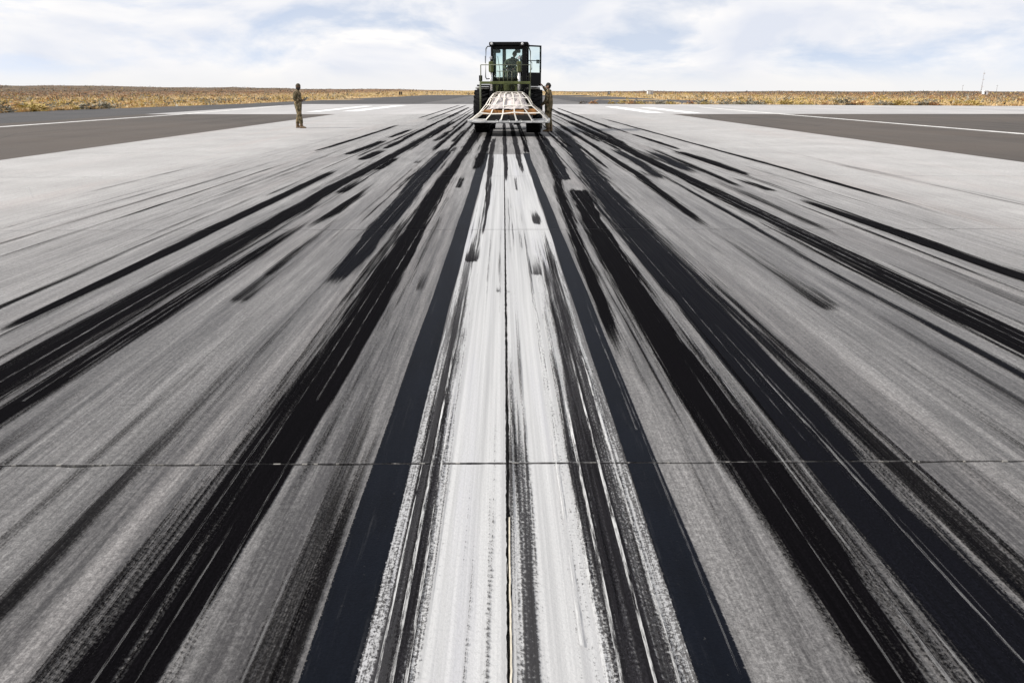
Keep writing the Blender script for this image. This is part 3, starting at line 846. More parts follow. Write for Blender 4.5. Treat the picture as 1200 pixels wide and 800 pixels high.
# ================================================================== SCRUB
def mat_scrub():
    m = Mat('scrub_leaves')
    c = m.attr('tint', 'Color')
    nz = m.noise(m.n('ShaderNodeTexCoord').outputs['Object'], 7, 3, .7)
    c = m.mix(m.rng(nz, .3, .7, 0, .25), c, m.mix(1., c, (.55, .5, .45), 'MULTIPLY'))
    b = m.bsdf(c, .9, 0, .1)
    return m.m
M_SCRUB = mat_scrub()
TINTS = {
    'grass': ((.62, .46, .25), (.55, .39, .19), (.70, .56, .35)),
    'rabbit': ((.42, .32, .11), (.50, .37, .14), (.34, .27, .10)),
    'sage': ((.24, .225, .175), (.31, .29, .235), (.17, .16, .125)),
    'rust': ((.36, .18, .08), (.29, .15, .07), (.42, .25, .12)),
    'dark': ((.12, .10, .075), (.16, .13, .095), (.10, .09, .08)),
}
def plant_verts(kind, n, rng, h=1., w=1.):
    """a clump of n small blades filling a dome; returns verts (n*3) and tints"""
    if kind == 'grass':
        a = rng.uniform(0, 6.283, n); r0 = np.sqrt(rng.uniform(0, 1, n)) * .38 * w
        bx, by = np.cos(a) * r0, np.sin(a) * r0
        lean = rng.uniform(.05, .5, n) * w; az = a + rng.normal(0, .7, n)
        hh = h * rng.uniform(.45, 1.0, n)
        wd = rng.uniform(.03, .09, n) * w
        p0 = np.stack([bx - wd * np.sin(az), by + wd * np.cos(az), np.zeros(n) - .03], 1)
        p1 = np.stack([bx + wd * np.sin(az), by - wd * np.cos(az), np.zeros(n) - .03], 1)
        p2 = np.stack([bx + lean * np.cos(az), by + lean * np.sin(az), hh], 1)
    else:
        d = rng.normal(0, 1, (n, 3)); d[:, 2] = np.abs(d[:, 2]); d /= np.linalg.norm(d, axis=1)[:, None]
        rr = rng.uniform(.45, 1.0, n)[:, None] * (1 + .25 * np.sin(d[:, :1] * 5 + d[:, 1:2] * 4))
        c = d * rr * np.array([.5 * w, .5 * w, .85 * h]) + np.array([0, 0, .06 * h])
        s = rng.uniform(.10, .24, n)[:, None] * (h + w) * .5
        e1 = rng.normal(0, 1, (n, 3)); e1 /= np.linalg.norm(e1, axis=1)[:, None]
        e2 = d * .9 + rng.normal(0, .5, (n, 3))
        p0, p1, p2 = c - e1 * s * .5, c + e1 * s * .5, c + e2 * s
    t = np.array(TINTS[kind])[rng.integers(0, 3, n)] * rng.uniform(.85, 1.12, (n, 1))
    return np.stack([p0, p1, p2], 1).reshape(-1, 3), np.repeat(t, 3, 0)
def tri_mesh(name, V, T):
    me = bpy.data.meshes.new(name)
    nv = len(V); nf = nv // 3
    me.vertices.add(nv); me.loops.add(nv); me.polygons.add(nf)
    me.vertices.foreach_set('co', V.astype(np.float32).ravel())
    me.loops.foreach_set('vertex_index', np.arange(nv, dtype=np.int32))
    me.polygons.foreach_set('loop_start', np.arange(0, nv, 3, dtype=np.int32))
    me.polygons.foreach_set('loop_total', np.full(nf, 3, dtype=np.int32))
    ca = me.color_attributes.new('tint', 'FLOAT_COLOR', 'POINT')
    ca.data.foreach_set('color', np.concatenate([T, np.ones((nv, 1))], 1).astype(np.float32).ravel())
    me.update(calc_edges=True); me.validate()
    return me
def in_scrub(x, y):
    if x < 0:
        if y < 70: edge = SH_L - .3 + 1.5 * max(0, (y - 10) / 60.)
        elif y < 103: edge = -36.2 + 3.6 * (y - 70) / 33.
        elif y < 331: edge = -32.2 + 2.2 * (y - 103) / 228.
        else: edge = 1
        return x < edge
    if y > 331: return True
    if y > 102: return x > 32.0
    if x > 130: return True
    if x > 75: return y > 79.6 + (130 - x) * .036
    return y > 81.6 + (75 - x) * .31
tanL, tanR = math.tan(R(36)), math.tan(R(36))
rg = np.random.default_rng(5)
near_mesh = {}
for kd, n in (('grass', 90), ('rabbit', 130), ('sage', 130), ('rust', 110), ('dark', 110)):
    for v in range(4):
        V, T = plant_verts(kd, n, rg)
        me = tri_mesh(kd + '_clump', V, T); me.materials.append(M_SCRUB)
        near_mesh[(kd, v)] = me
KIND = {'grass': ('bunchgrass', 'pale golden bunchgrass tuft', 'grass'), 'rabbit': ('rabbitbrush', 'yellow green rabbitbrush', 'shrub'),
        'sage': ('sagebrush', 'grey sagebrush', 'shrub'), 'rust': ('dry_shrub', 'rust brown dry shrub', 'shrub'), 'dark': ('dark_shrub', 'dark leafless shrub', 'shrub')}
def pick(d, x, y):
    g = .5 + .5 * math.sin(x * .13 + 1.3) * math.cos(y * .09 + .4)
    if abs(x) < 75 or d < 85: w = (.66, .16, .06 + .10 * g, .04, .02)
    elif abs(x) < 150: w = (.40, .12, .14, .24, .10)
    else: w = (.14, .05, .19, .32, .30)
    return rg.choice(['grass', 'rabbit', 'sage', 'rust', 'dark'], p=np.array(w) / sum(w))
# the nearest plants, one by one
spots = []
for _ in range(60000):
    d = rg.uniform(55, 108); az = rg.uniform(-R(35), R(35))
    x, y = d * math.sin(az), d * math.cos(az)
    if not in_scrub(x, y): continue
    if any((x - q[0]) ** 2 + (y - q[1]) ** 2 < 1.3 for q in spots[-400:]): continue
    spots.append((x, y, d))
    if len(spots) > 2600: break
spots.sort(key=lambda q: q[2])
NEAR_N = 240
near_spots = [q for q in spots if q[0] < 0][:150] + [q for q in spots if q[0] > 0][:130]
for x, y, d in near_spots:
    kd = str(pick(d, x, y)); nm, lab, cat = KIND[kd]
    o = bpy.data.objects.new(nm, near_mesh[(kd, int(rg.integers(0, 4)))])
    COL.objects.link(o)
    h = {'grass': rg.uniform(.22, .5), 'rabbit': rg.uniform(.4, .75), 'sage': rg.uniform(.45, .85), 'rust': rg.uniform(.3, .6), 'dark': rg.uniform(.3, .55)}[kd]
    wd = h * rg.uniform(1.7, 2.7)
    o.location = (x, y, terrain_z(x, y)); o.rotation_euler = (0, 0, rg.uniform(0, 6.28)); o.scale = (wd, wd, h)
    side = 'left of' if x < 0 else 'right of'
    setp(o, f'{lab} in the front rows of scrub {side} the runway', cat, f'{nm} plants {side} the runway')
# everything behind reads as one mass
allV, allT = [], []
def add_plants(dmin, dmax, count, n, hs, grow):
    made = 0; tries = 0
    while made < count and tries < count * 12:
        tries += 1
        d = math.sqrt(rg.uniform(dmin ** 2, dmax ** 2)); az = rg.uniform(-R(36), R(36))
        x, y = d * math.sin(az), d * math.cos(az)
        if not in_scrub(x, y): continue
        kd = str(pick(d, x, y))
        h = {'grass': rg.uniform(.2, .5), 'rabbit': rg.uniform(.35, .75), 'sage': rg.uniform(.4, .9), 'rust': rg.uniform(.3, .7), 'dark': rg.uniform(.35, .8)}[kd] * hs
        V, T = plant_verts(kd, n, rg, h, h * rg.uniform(1.6, 2.6) * grow)
        allV.append(V + np.array([x, y, terrain_z(x, y)])); allT.append(T)
        made += 1
add_plants(58, 100, 1300, 26, .45, .9)
add_plants(90, 170, 3400, 18, .85, 1.3)
add_plants(160, 330, 6000, 9, .85, 1.7)
add_plants(320, 800, 8000, 7, 1.0, 2.8)
add_plants(780, 2200, 5000, 6, 1.15, 6.0)
scrub = link_mesh('desert_scrub', tri_mesh('desert_scrub', np.concatenate(allV), np.concatenate(allT)), M_SCRUB)
setp(scrub, 'dry grass and low sagebrush covering the desert plain', kind='stuff')

# ================================================================== FAR SMALL THINGS
M_BLACKP = simple('black_sign_paint', (.012, .012, .014), .6)
M_WHITEP = simple('white_metal_paint', (.72, .72, .72), .5, var=.08)
M_GREYM = simple('galvanised_metal', (.42, .42, .44), .5, .4)
M_TIMBER = simple('weathered_timber', (.16, .13, .11), .9)
def ground_pt(px, py):
    p = at(px, py); return Vector((p.x, p.y, terrain_z(p.x, p.y)))
def board_sign(px, py_base, w, h, label, panels, face=None):
    p = ground_pt(px, py_base)
    root = empty('runway_board_sign', p, 0, label, 'sign')
    x = -sum(panels) / 2 - .15 * (len(panels) - 1)
    for pw in panels:
        pn = box_o('sign_panel', (x, -.10, .45), (x + pw, .10, .45 + h), M_BLACKP, root, .02)
        if face: box_o('sign_face', (x + pw * .42, -.112, .45 + h * .15), (x + pw * .62, -.1025, .45 + h * .80), M_WHITEP, pn, 0)
        for s in (.2, .8):
            box_o('post', (x + pw * s - .05, -.05, -.1), (x + pw * s + .05, .05, .46), M_BLACKP, root, 0)
        x += pw + .15
    return root
board_sign(469.8, 112.2, 1, 1.05, 'pair of black board signs standing in the grass left of the overrun', (.55, .42))
board_sign(713.6, 112.2, 1, 1.1, 'single black board sign with a pale mark right of the overrun', (.95,), True)
# white equipment hut on the horizon
p = ground_pt(761, 110.8)
hut = empty('equipment_hut', p, 0, 'small white equipment hut on the horizon right of the forklift', 'hut')
def prism(name, pts, y0, y1, mat, parent):
    bm = bmesh.new()
    a = [bm.verts.new((q[0], y0, q[1])) for q in pts]; b = [bm.verts.new((q[0], y1, q[1])) for q in pts]
    bm.faces.new(a); bm.faces.new(b[::-1])
    for i in range(len(pts)): bm.faces.new((a[i], b[i], b[(i + 1) % len(pts)], a[(i + 1) % len(pts)]))
    return from_bm(name, bm, mat, parent)
box_o('wall', (-1.1, -1, -.3), (.3, 1, 1.75), M_WHITEP, hut, .02)
prism('roof', [(-1.25, 1.752), (.45, 1.752), (.30, 2.0), (-1.1, 2.0)], -1.1, 1.1, M_GREYM, hut)
box_o('door', (-.75, -1.04, .0), (-.2, -1.003, 1.5), M_GREYM, hut, .01)
box_o('generator', (.55, -.7, -.3), (1.7, .7, 1.9), M_GREYM, hut, .05)
# antenna mast with its shelter
p = ground_pt(1149, 111.0)
mast = empty('antenna_mast', p, 0, 'tall thin lattice antenna mast on the right horizon', 'mast')
MH = 9.6
for k in range(3):
    a = k * 2.094 + .3
    tube_o('mast_leg', [(math.cos(a) * .22, math.sin(a) * .22, -.2), (math.cos(a) * .10, math.sin(a) * .10, MH)], .035, M_GREYM, mast, 5)
bm = bmesh.new()
for i in range(16):
    z0, z1 = MH * i / 16, MH * (i + 1) / 16
    for k in range(3):
        a0, a1 = k * 2.094 + .3, (k + 1) * 2.094 + .3
        q0, q1 = .22 - .12 * i / 16, .22 - .12 * (i + 1) / 16
        bm_tube(bm, [(math.cos(a0) * q0, math.sin(a0) * q0, z0), (math.cos(a1) * q1, math.sin(a1) * q1, z1)], .018, 4)
from_bm('lattice_brace', bm, M_GREYM, mast)
for z in (3.2, 6.4, 9.0):
    box_o('antenna_panel', (-.45, -.28, z), (.45, -.16, z + .35), M_WHITEP, mast, .02)
tube_o('lightning_rod', [(0, 0, MH - .2), (0, 0, MH + .9)], .02, M_GREYM, mast, 5)
p = ground_pt(1153.5, 111.3)
sh = empty('equipment_shelter', p, 0, 'small white shelter at the foot of the antenna mast', 'hut')
box_o('wall', (-.75, -.9, -.3), (.95, .9, 1.45), M_WHITEP, sh, .02)
prism('roof', [(-.9, 1.452), (1.1, 1.452), (.9, 1.75), (-.7, 1.75)], -1, 1, M_WHITEP, sh)
box_o('door', (-.5, -.93, -.1), (.05, -.903, 1.2), M_BLACKP, sh, .01)
for px, nm in ((1127.2, 'thin utility pole left of the antenna mast on the far horizon'), (1167.4, 'thin utility pole right of the antenna mast on the far horizon')):
    p = at(px, 108.55); p = Vector((p.x, p.y, terrain_z(p.x, p.y)))
    ut = empty('utility_pole', p, 0, nm, 'pole')
    hgt = (CAM_H - p.z) + 7.0 * p.y / 978
    tube_o('pole', [(0, 0, -1), (0, 0, hgt)], [.16, .11], M_TIMBER, ut, 6)
    box_o('crossarm', (-1.1, -.06, hgt - .9), (1.1, .06, hgt - .72), M_TIMBER, ut, 0)

# ================================================================== FORKLIFT
M_OLIVE = simple('olive_green_paint', (.072, .088, .024), .55, 0, .4, .25, 5, .05, ((.05, .045, .03), .6))
M_DKGREEN = simple('dark_green_paint', (.014, .018, .011), .5, 0, .25, .25, 6, .05, ((.06, .05, .04), .4))
M_BLACK = simple('black_metal', (.0055, .0055, .006), .5, 0, .15, .2, 8)
M_TYRE = simple('tyre_rubber', (.0075, .0075, .008), .85, 0, .1, .3, 14, .2, ((.04, .037, .034), .22))
M_RIM = simple('rim_paint', (.06, .07, .03), .5, 0, .4, .2, 8)
M_CHROME = simple('chrome_rod', (.90, .90, .90), .35, .55, .5, .03, 3)
M_LAMP = simple('lamp_lens', (.55, .55, .55), .15, 0, .6, .05)
M_SEATF = simple('seat_fabric', (.015, .016, .02), .9)
mg = Mat('tinted_cab_glass')
_tr = mg.n('ShaderNodeBsdfTransparent'); _tr.inputs[0].default_value = (.93, .985, .97, 1)
_gl = mg.n('ShaderNodeBsdfGlossy'); _gl.inputs['Roughness'].default_value = .03; _gl.inputs[0].default_value = (.9, 1, .97, 1)
_fr = mg.n('ShaderNodeFresnel'); _fr.inputs[0].default_value = 1.35
_mx = mg.n('ShaderNodeMixShader'); mg.l(_fr.outputs[0], _mx.inputs[0]); mg.l(_tr.outputs[0], _mx.inputs[1]); mg.l(_gl.outputs[0], _mx.inputs[2])
mg.l(_mx.outputs[0], mg.out.inputs['Surface'])
M_GLASS = mg.m

FX, FY = .17, row_y(155.0)
FROT = R(-3.5)
fork = empty('forklift', (FX, FY, 0), FROT, 'olive green all terrain forklift with a big cab carrying a netted pallet', 'forklift')
# wheels
def wheel(x, y, side):
    r, w = .77, .54
    bm = bmesh.new()
    prof = [(-w / 2 + .04, .40), (-w / 2, .46), (-w / 2 - .012, .60), (-w / 2 + .03, .70), (-w / 2 + .09, .725), (w / 2 - .09, .725), (w / 2 - .03, .70), (w / 2 + .012, .60), (w / 2, .46), (w / 2 - .04, .40)]
    bm_lathe(bm, prof, 'X', (x, y, r), 40)
    tyre = from_bm('tyre', bm, M_TYRE, fork, True)
    n = 22
    bm = bmesh.new()
    for k in range(n):
        for s in (-1, 1):
            a = 2 * math.pi * (k + (.5 if s > 0 else 0)) / n
            M = Matrix.Translation((x, y, r)) @ Matrix.Rotation(a, 4, 'X') @ Matrix.Translation((s * w * .25, 0, .735)) @ Matrix.Rotation(s * .55, 4, 'Z')
            bm_box(bm, (-.15, -.036, -.04), (.15, .036, .035), M, .008)
    from_bm('tread_lugs', bm, M_TYRE, tyre)
    bm = bmesh.new()
    bm_lathe(bm, [(side * .05, .405), (side * .22, .405), (side * .235, .36), (side * .12, .33), (side * .10, .16), (side * .24, .15), (side * .25, .05)], 'X', (x, y, r), 28)
    rim = from_bm('rim', bm, M_RIM, fork, True)
    for k in range(8):
        a = k * math.pi / 4
        bm = bmesh.new()
        bm_lathe(bm, [(side * .10, .022), (side * .15, .02)], 'X', (x, y + .24 * math.cos(a), r + .24 * math.sin(a)), 6)
        from_bm('wheel_nut', bm, M_BLACK, rim)
for x, y, s in ((-.975, 0, -1), (.975, 0, 1), (-.975, 2.9, -1), (.975, 2.9, 1)):
    wheel(x, y, s)
bm = bmesh.new(); bm_lathe(bm, [(-.72, .12), (-.3, .14), (-.2, .26), (.2, .26), (.3, .14), (.72, .12)], 'X', (0, 0, .77), 14); from_bm('front_axle', bm, M_BLACK, fork, True)
bm = bmesh.new(); bm_lathe(bm, [(-.72, .12), (-.3, .14), (-.2, .26), (.2, .26), (.3, .14), (.72, .12)], 'X', (0, 2.9, .77), 14); from_bm('rear_axle', bm, M_BLACK, fork, True)
# frames
box_o('front_frame', (-.46, -.35, .72), (.46, 1.25, 1.34), M_DKGREEN, fork, .03)
box_o('rear_frame', (-.52, 1.55, .62), (.52, 4.2, 1.12), M_DKGREEN, fork, .03)
tube_o('articulation_pin', [(0, 1.40, .55), (0, 1.40, 1.28)], .11, M_BLACK, fork, 12)
hood = prism('hood', [(-.66, 1.122), (.66, 1.122), (.66, 1.80), (.5, 1.96), (-.5, 1.96), (-.66, 1.80)], 2.15, 4.22, M_OLIVE, fork)
for k in range(6):
    box_o('hood_louvre', (.662, 2.5 + k * .22, 1.3), (.685, 2.62 + k * .22, 1.7), M_BLACK, hood, 0)
    box_o('hood_louvre', (-.685, 2.5 + k * .22, 1.3), (-.662, 2.62 + k * .22, 1.7), M_BLACK, hood, 0)
box_o('counterweight', (-1.1, 4.23, .62), (1.1, 4.75, 1.62), M_OLIVE, fork, .08)
tube_o('exhaust_pipe', [(.40, 3.2, 1.9), (.40, 3.2, 2.75), (.40, 3.32, 2.85)], .06, M_BLACK, fork, 10)
# fenders: a curved plate over each front tyre with a flat tread plate on top
for s in (-1, 1):
    bm = bmesh.new()
    pr = []
    for k in range(15):
        a = R(72 + k * 92 / 14)
        pr.append((math.cos(a), math.sin(a)))
    for rr, flip in ((.835, 0), (.865, 1)):
        pass
    ri = [[bm.verts.new((s * x, -c * rr, .77 + sn * rr)) for x in (.70, 1.20)] for (c, sn) in pr for rr in (.845,)]
    ro = [[bm.verts.new((s * x, -c * rr, .77 + sn * rr)) for x in (.70, 1.20)] for (c, sn) in pr for rr in (.880,)]
    for a, b, c, d in zip(ri, ri[1:], ro, ro[1:]):
        bm.faces.new((a[0], a[1], b[1], b[0])); bm.faces.new((c[0], d[0], d[1], c[1]))
        bm.faces.new((a[1], c[1], d[1], b[1])); bm.faces.new((a[0], b[0], d[0], c[0]))
    bm.faces.new((ri[0][0], ro[0][0], ro[0][1], ri[0][1])); bm.faces.new((ri[-1][0], ri[-1][1], ro[-1][1], ro[-1][0]))
    fd = from_bm('fender', bm, simple('pale_fender_edge', (.42, .42, .40), .4, .2), fork)
    box_o('step_plate', (min(s * .62, s * 1.13), -.42, 1.665), (max(s * .62, s * 1.13), .50, 1.72), M_BLACK, fd, .01)
    tube_o('plate_bracket', [(s * .72, .1, 1.66), (s * .50, .1, 1.30)], .03, M_BLACK, fd, 6)
# cab
cz0, cz1 = 1.36, 3.33
cab = box_o('cab_floor', (-.68, .55, 1.36), (.68, 2.1, 1.46), M_BLACK, fork, .01)
for nm, x0, x1, y0, y1 in (('cab_post', -.68, -.575, .55, .68), ('cab_post', .50, .68, .55, .70), ('cab_post', -.68, -.585, 1.98, 2.10), ('cab_post', .585, .68, 1.98, 2.10), ('cab_post', -.33, -.19, 2.02, 2.10)):
    box_o(nm, (x0, y0, 1.461), (x1, y1, 3.12), M_BLACK, fork, .01)
roof = box_o('cab_roof', (-.74, .48, 3.121), (.74, 2.16, 3.255), M_BLACK, fork, .03)
box_o('roof_visor', (-.574, .56, 2.99), (.499, .62, 3.1195), M_BLACK, fork, .01)
box_o('cab_front_panel', (-.574, .57, 1.462), (.499, .64, 1.98), M_DKGREEN, fork, .01)
box_o('cab_rear_panel', (-.584, 2.03, 1.462), (.584, 2.095, 2.02), M_BLACK, fork, .01)
box_o('cab_side_panel', (-.67, .681, 1.462), (-.62, 1.979, 2.0), M_BLACK, fork, .01)
box_o('windshield', (-.574, .59, 1.981), (.499, .598, 2.989), M_GLASS, fork, 0)
box_o('rear_window', (-.189, 2.05, 2.021), (.584, 2.058, 3.119), M_GLASS, fork, 0)
box_o('rear_window', (-.584, 2.05, 2.021), (-.331, 2.058, 3.119), M_GLASS, fork, 0)
box_o('side_window', (-.65, .681, 2.001), (-.642, 1.979, 3.119), M_GLASS, fork, 0)
for x in (-.63, .52):
    lp = box_o('work_light', (x - .09, .40, 3.10), (x + .09, .478, 3.25), M_BLACK, fork, .02)
    bm = bmesh.new(); bm_lathe(bm, [(.385, .030), (.393, .048), (.40, .050)], 'Y', (x, 0, 3.185), 14); from_bm('lens', bm, M_LAMP, lp, True)
for x in (-.43, .33):
    box_o('inner_lamp_box', (x - .11, .64, 2.87), (x + .11, .80, 3.0), M_BLACK, fork, .03)
tube_o('wiper', [(-.30, .575, 1.99), (-.42, .572, 2.75)], .010, M_BLACK, fork, 5)
tube_o('wiper', [(.36, .575, 1.99), (.30, .572, 2.72)], .010, M_BLACK, fork, 5)
# interior
seat = box_o('seat_cushion', (-.20, 1.25, 1.98), (.32, 1.75, 2.12), M_SEATF, fork, .05)
box_o('seat_backrest', (-.14, 1.72, 2.10), (.26, 1.86, 2.46), M_SEATF, fork, .05)
box_o('seat_pedestal', (-.10, 1.35, 1.461), (.22, 1.68, 1.979), M_BLACK, fork, .02)
tube_o('steering_column', [(.03, .66, 1.50), (.05, .92, 2.22)], .045, M_BLACK, fork, 8)
bm = bmesh.new()
cc, nn = Vector((.05, .95, 2.26)), Vector((0, .45, .9)).normalized()
e1 = Vector((1, 0, 0)); e2 = nn.cross(e1)
ringpts = [cc + (e1 * math.cos(2 * math.pi * k / 20) + e2 * math.sin(2 * math.pi * k / 20)) * .20 for k in range(21)]
bm_tube(bm, ringpts, .018, 6, False)
for k in (0, 7, 13): bm_tube(bm, [cc, ringpts[k]], .013, 5)
from_bm('steering_wheel', bm, M_BLACK, fork, True)
box_o('control_console', (.36, .9, 1.461), (.57, 1.7, 2.16), M_BLACK, fork, .04)
for k, (x0, x1) in enumerate(((-.34, -.30), (-.16, -.20), (.12, .17), (.30, .26))):
    tube_o('hydraulic_hose', [(x0, -.47, 1.30), (x0 - .05, -.62, 1.15), (x1, -.60, 1.62), (x1 + .03, -.48, 1.86), (x1, -.2, 1.80)], .02, M_BLACK, fork, 6)
box_o('valve_block', (-.16, -.66, 1.34), (.12, -.605, 1.50), M_BLACK, fork, .015)
for k in range(3):
    tube_o('control_lever', [(.42 + k * .05, 1.05, 2.14), (.41 + k * .05, 1.00, 2.36)], [.010, .016], M_BLACK, fork, 5)
# open door on the right, hinged at the front post
dh, da = Vector((.70, .62, 0)), R(43)
DM = Matrix.Translation(dh) @ Matrix.Rotation(da, 4, 'Z')
DW, dz0, dz1 = .70, 1.68, 3.15
door = box_o('door', (0, -.02, dz0), (DW, .02, 2.17), M_BLACK, fork, .008, DM)
for lo, hi in (((0, -.025, 2.171), (.055, .025, dz1)), ((DW - .06, -.025, 2.171), (DW, .025, dz1)), ((.056, -.025, dz1 - .055), (DW - .061, .025, dz1)), ((.056, -.02, 2.585), (DW - .061, .02, 2.615))):
    box_o('door_frame', lo, hi, M_BLACK, door, .006, DM)
box_o('door_glass', (.056, -.004, 2.171), (DW - .061, .004, 2.584), M_GLASS, door, 0, DM)
box_o('door_glass', (.056, -.004, 2.616), (DW - .061, .004, dz1 - .056), M_GLASS, door, 0, DM)
box_o('door_latch', (DW - .20, .021, 2.50), (DW - .06, .06, 2.64), M_BLACK, door, .01, DM)
tube_o('door_handle', [DM @ Vector((.15, -.021, 2.25)), DM @ Vector((.15, -.09, 2.30)), DM @ Vector((.15, -.09, 2.52)), DM @ Vector((.15, -.021, 2.57))], .014, M_BLACK, door, 6)
# grab rails beside the cab
tube_o('grab_rail', [(-.68, .60, 3.10), (-.80, .58, 3.10), (-.86, .56, 3.02), (-.88, .50, 2.0), (-.84, .50, 1.93), (-.70, .56, 1.95)], .02, M_DKGREEN, fork, 8)
tube_o('grab_rail', [(.69, .56, 3.06), (.78, .52, 3.02), (.82, .48, 2.9), (.83, .45, 2.05), (.70, .52, 2.0)], .02, M_DKGREEN, fork, 8)
mi = box_o('mirror', (-.90, .52, 2.50), (-.885, .60, 2.76), M_BLACK, fork, .004)
# mast: two upright channels with lift cylinders
for x in (-.55, .47):
    ch = box_o('mast_channel', (x - .075, -.52, .42), (x + .075, -.28, 2.02), M_DKGREEN, fork, .01)
    xs = x - .03
    tube_o('cylinder_barrel', [(xs, -.64, .62), (xs, -.64, 1.50)], .062, M_BLACK, ch, 12)
    tube_o('cylinder_rod', [(xs, -.64, 1.49), (xs, -.62, 2.16)], .048, M_CHROME, ch, 12)
    yk = box_o('cylinder_yoke', (xs - .085, -.74, 2.15), (xs + .085, -.50, 2.53), M_OLIVE, ch, .03)
for x in (-.59, .43):
    tube_o('hose', [(x, -.60, 2.50), (x - .03, -.62, 2.66), (x + .04, -.58, 2.72), (x + .07, -.45, 2.50), (x + .08, -.4, 2.0)], .022, M_BLACK, fork, 6)
    box_o('hose_clamp', (x - .03, -.66, 2.60), (x + .05, -.54, 2.70), M_GREYM, fork, .01)
tube_o('mast_cross_tube', [(-.47, -.4, 1.92), (.39, -.4, 1.92)], .06, M_DKGREEN, fork, 10)
# carriage and olive boom plates
bm = bmesh.new()
bm_box(bm, (-.44, -.66, 1.24), (.40, -.54, 1.33), None, .01)
bm_box(bm, (-.42, -.60, 1.331), (-.30, -.42, 1.70), None, .01)
bm_box(bm, (.26, -.60, 1.331), (.38, -.42, 1.70), None, .01)
bm_box(bm, (-.12, -.60, 1.331), (.08, -.44, 1.72), None, .01)
bm_box(bm, (-.30, -.53, 1.331), (.26, -.46, 1.55), None, .01)
from_bm('carriage', bm, M_OLIVE, fork)
box_o('boom', (-.30, -.30, 1.35), (.26, .54, 1.78), M_OLIVE, fork, .06)
box_o('fork_bar', (-.80, -.74, .92), (.76, -.62, 1.08), M_DKGREEN, fork, .01)
for x in (-.52, .44):
    bm = bmesh.new()
    pr = [(-.62, 1.12), (-.76, 1.12), (-.80, .42), (-.95, .355), (-2.9, .385), (-2.92, .42), (-1.0, .44), (-.74, .46), (-.70, .9), (-.62, 1.1)]
    a = [bm.verts.new((x - .09, q[0], q[1])) for q in pr]; b = [bm.verts.new((x + .09, q[0], q[1])) for q in pr]
    bm.faces.new(a); bm.faces.new(b[::-1])
    for i in range(len(pr)): bm.faces.new((a[i], b[i], b[(i + 1) % len(pr)], a[(i + 1) % len(pr)]))
    from_bm('fork_tine', bm, M_BLACK, fork)
# load backrest
M_GUARD = simple('worn_olive_tube', (.105, .115, .075), .55, 0, .4, .25, 6)
gy = -.84
guard = box_o('load_guard', (-.95, gy - .05, 1.735), (.87, gy + .05, 1.83), M_OLIVE, fork, .012)
tube_o('guard_top_rail', [(-.945, gy, 2.40), (.865, gy, 2.40)], .017, M_GUARD, guard, 6)
for x in (-.945, .865):
    tube_o('guard_post', [(x, gy, 2.40), (x, gy, 1.83)], .020, M_GUARD, guard, 6)
    tube_o('guard_leg', [(x - .02, gy + .06, 1.95), (x - .025, gy + .06, .68)], .034, M_GUARD, guard, 8)
    box_o('leg_bracket', (x - .07, gy + .02, 1.84), (x + .05, gy + .10, 2.04), M_BLACK, guard, .01)
tube_o('guard_inner_rail', [(-.36, gy, 2.18), (.30, gy, 2.18)], .014, M_GUARD, guard, 6)
for x in (-.58, -.27, -.12, .035, .19, .40):
    tube_o('guard_bar', [(x, gy, 1.83), (x, gy, 2.17 if abs(x + .04) < .4 else 2.39)], .014, M_GUARD, guard, 6)
for s in (-1, 1):
    tube_o('tilt_link', [(s * .3, -.45, 1.0), (s * .3, .2, 1.1)], .05, M_CHROME, fork, 8)

# ---- pallet, cargo and net (same heading as the machine, resting on the tines)
F4 = Matrix.Translation((FX, FY, 0)) @ Matrix.Rotation(FROT, 4, 'Z')
PZ = .445
CX = .17
pal_o = F4 @ Vector((.03 + CX, -2.09, 0))
PW, PD = 2.74, 2.24
M_ALU = simple('scuffed_aluminium', (.62, .62, .61), .45, .5, .5, .15, 7)
M_UNDER = simple('pallet_core', (.03, .028, .025), .8)
pallet = empty('cargo_pallet', (pal_o.x, pal_o.y, PZ), FROT, 'flat aluminium cargo pallet lying on the forks of the forklift', 'pallet')
box_o('deck', (-PW / 2, -PD / 2, .055), (PW / 2, PD / 2, .075), M_ALU, pallet, .004)
box_o('core', (-PW / 2 + .03, -PD / 2 + .03, 0.0), (PW / 2 - .03, PD / 2 - .03, .0545), M_UNDER, pallet, .004)
for s in (-1, 1):
    box_o('edge_rail', (-PW / 2, s * (PD / 2 + .014) - .012, .02), (PW / 2, s * (PD / 2 + .014) + .012, .08), M_ALU, pallet, .004)
    box_o('edge_rail', (s * (PW / 2 + .014) - .012, -PD / 2 - .026, .02), (s * (PW / 2 + .014) + .012, PD / 2 + .026, .08), M_ALU, pallet, .004)
rings_pts = []
for k in range(7):
    x = -PW / 2 + .12 + k * (PW - .24) / 6
    bm = bmesh.new(); bm_tube(bm, [(x + .045 * math.cos(a), -PD / 2 - .03, .07 + .035 * math.sin(a)) for a in [i * math.pi / 4 for i in range(9)]], .009, 5, False)
    from_bm('tie_ring', bm, M_ALU, pallet)
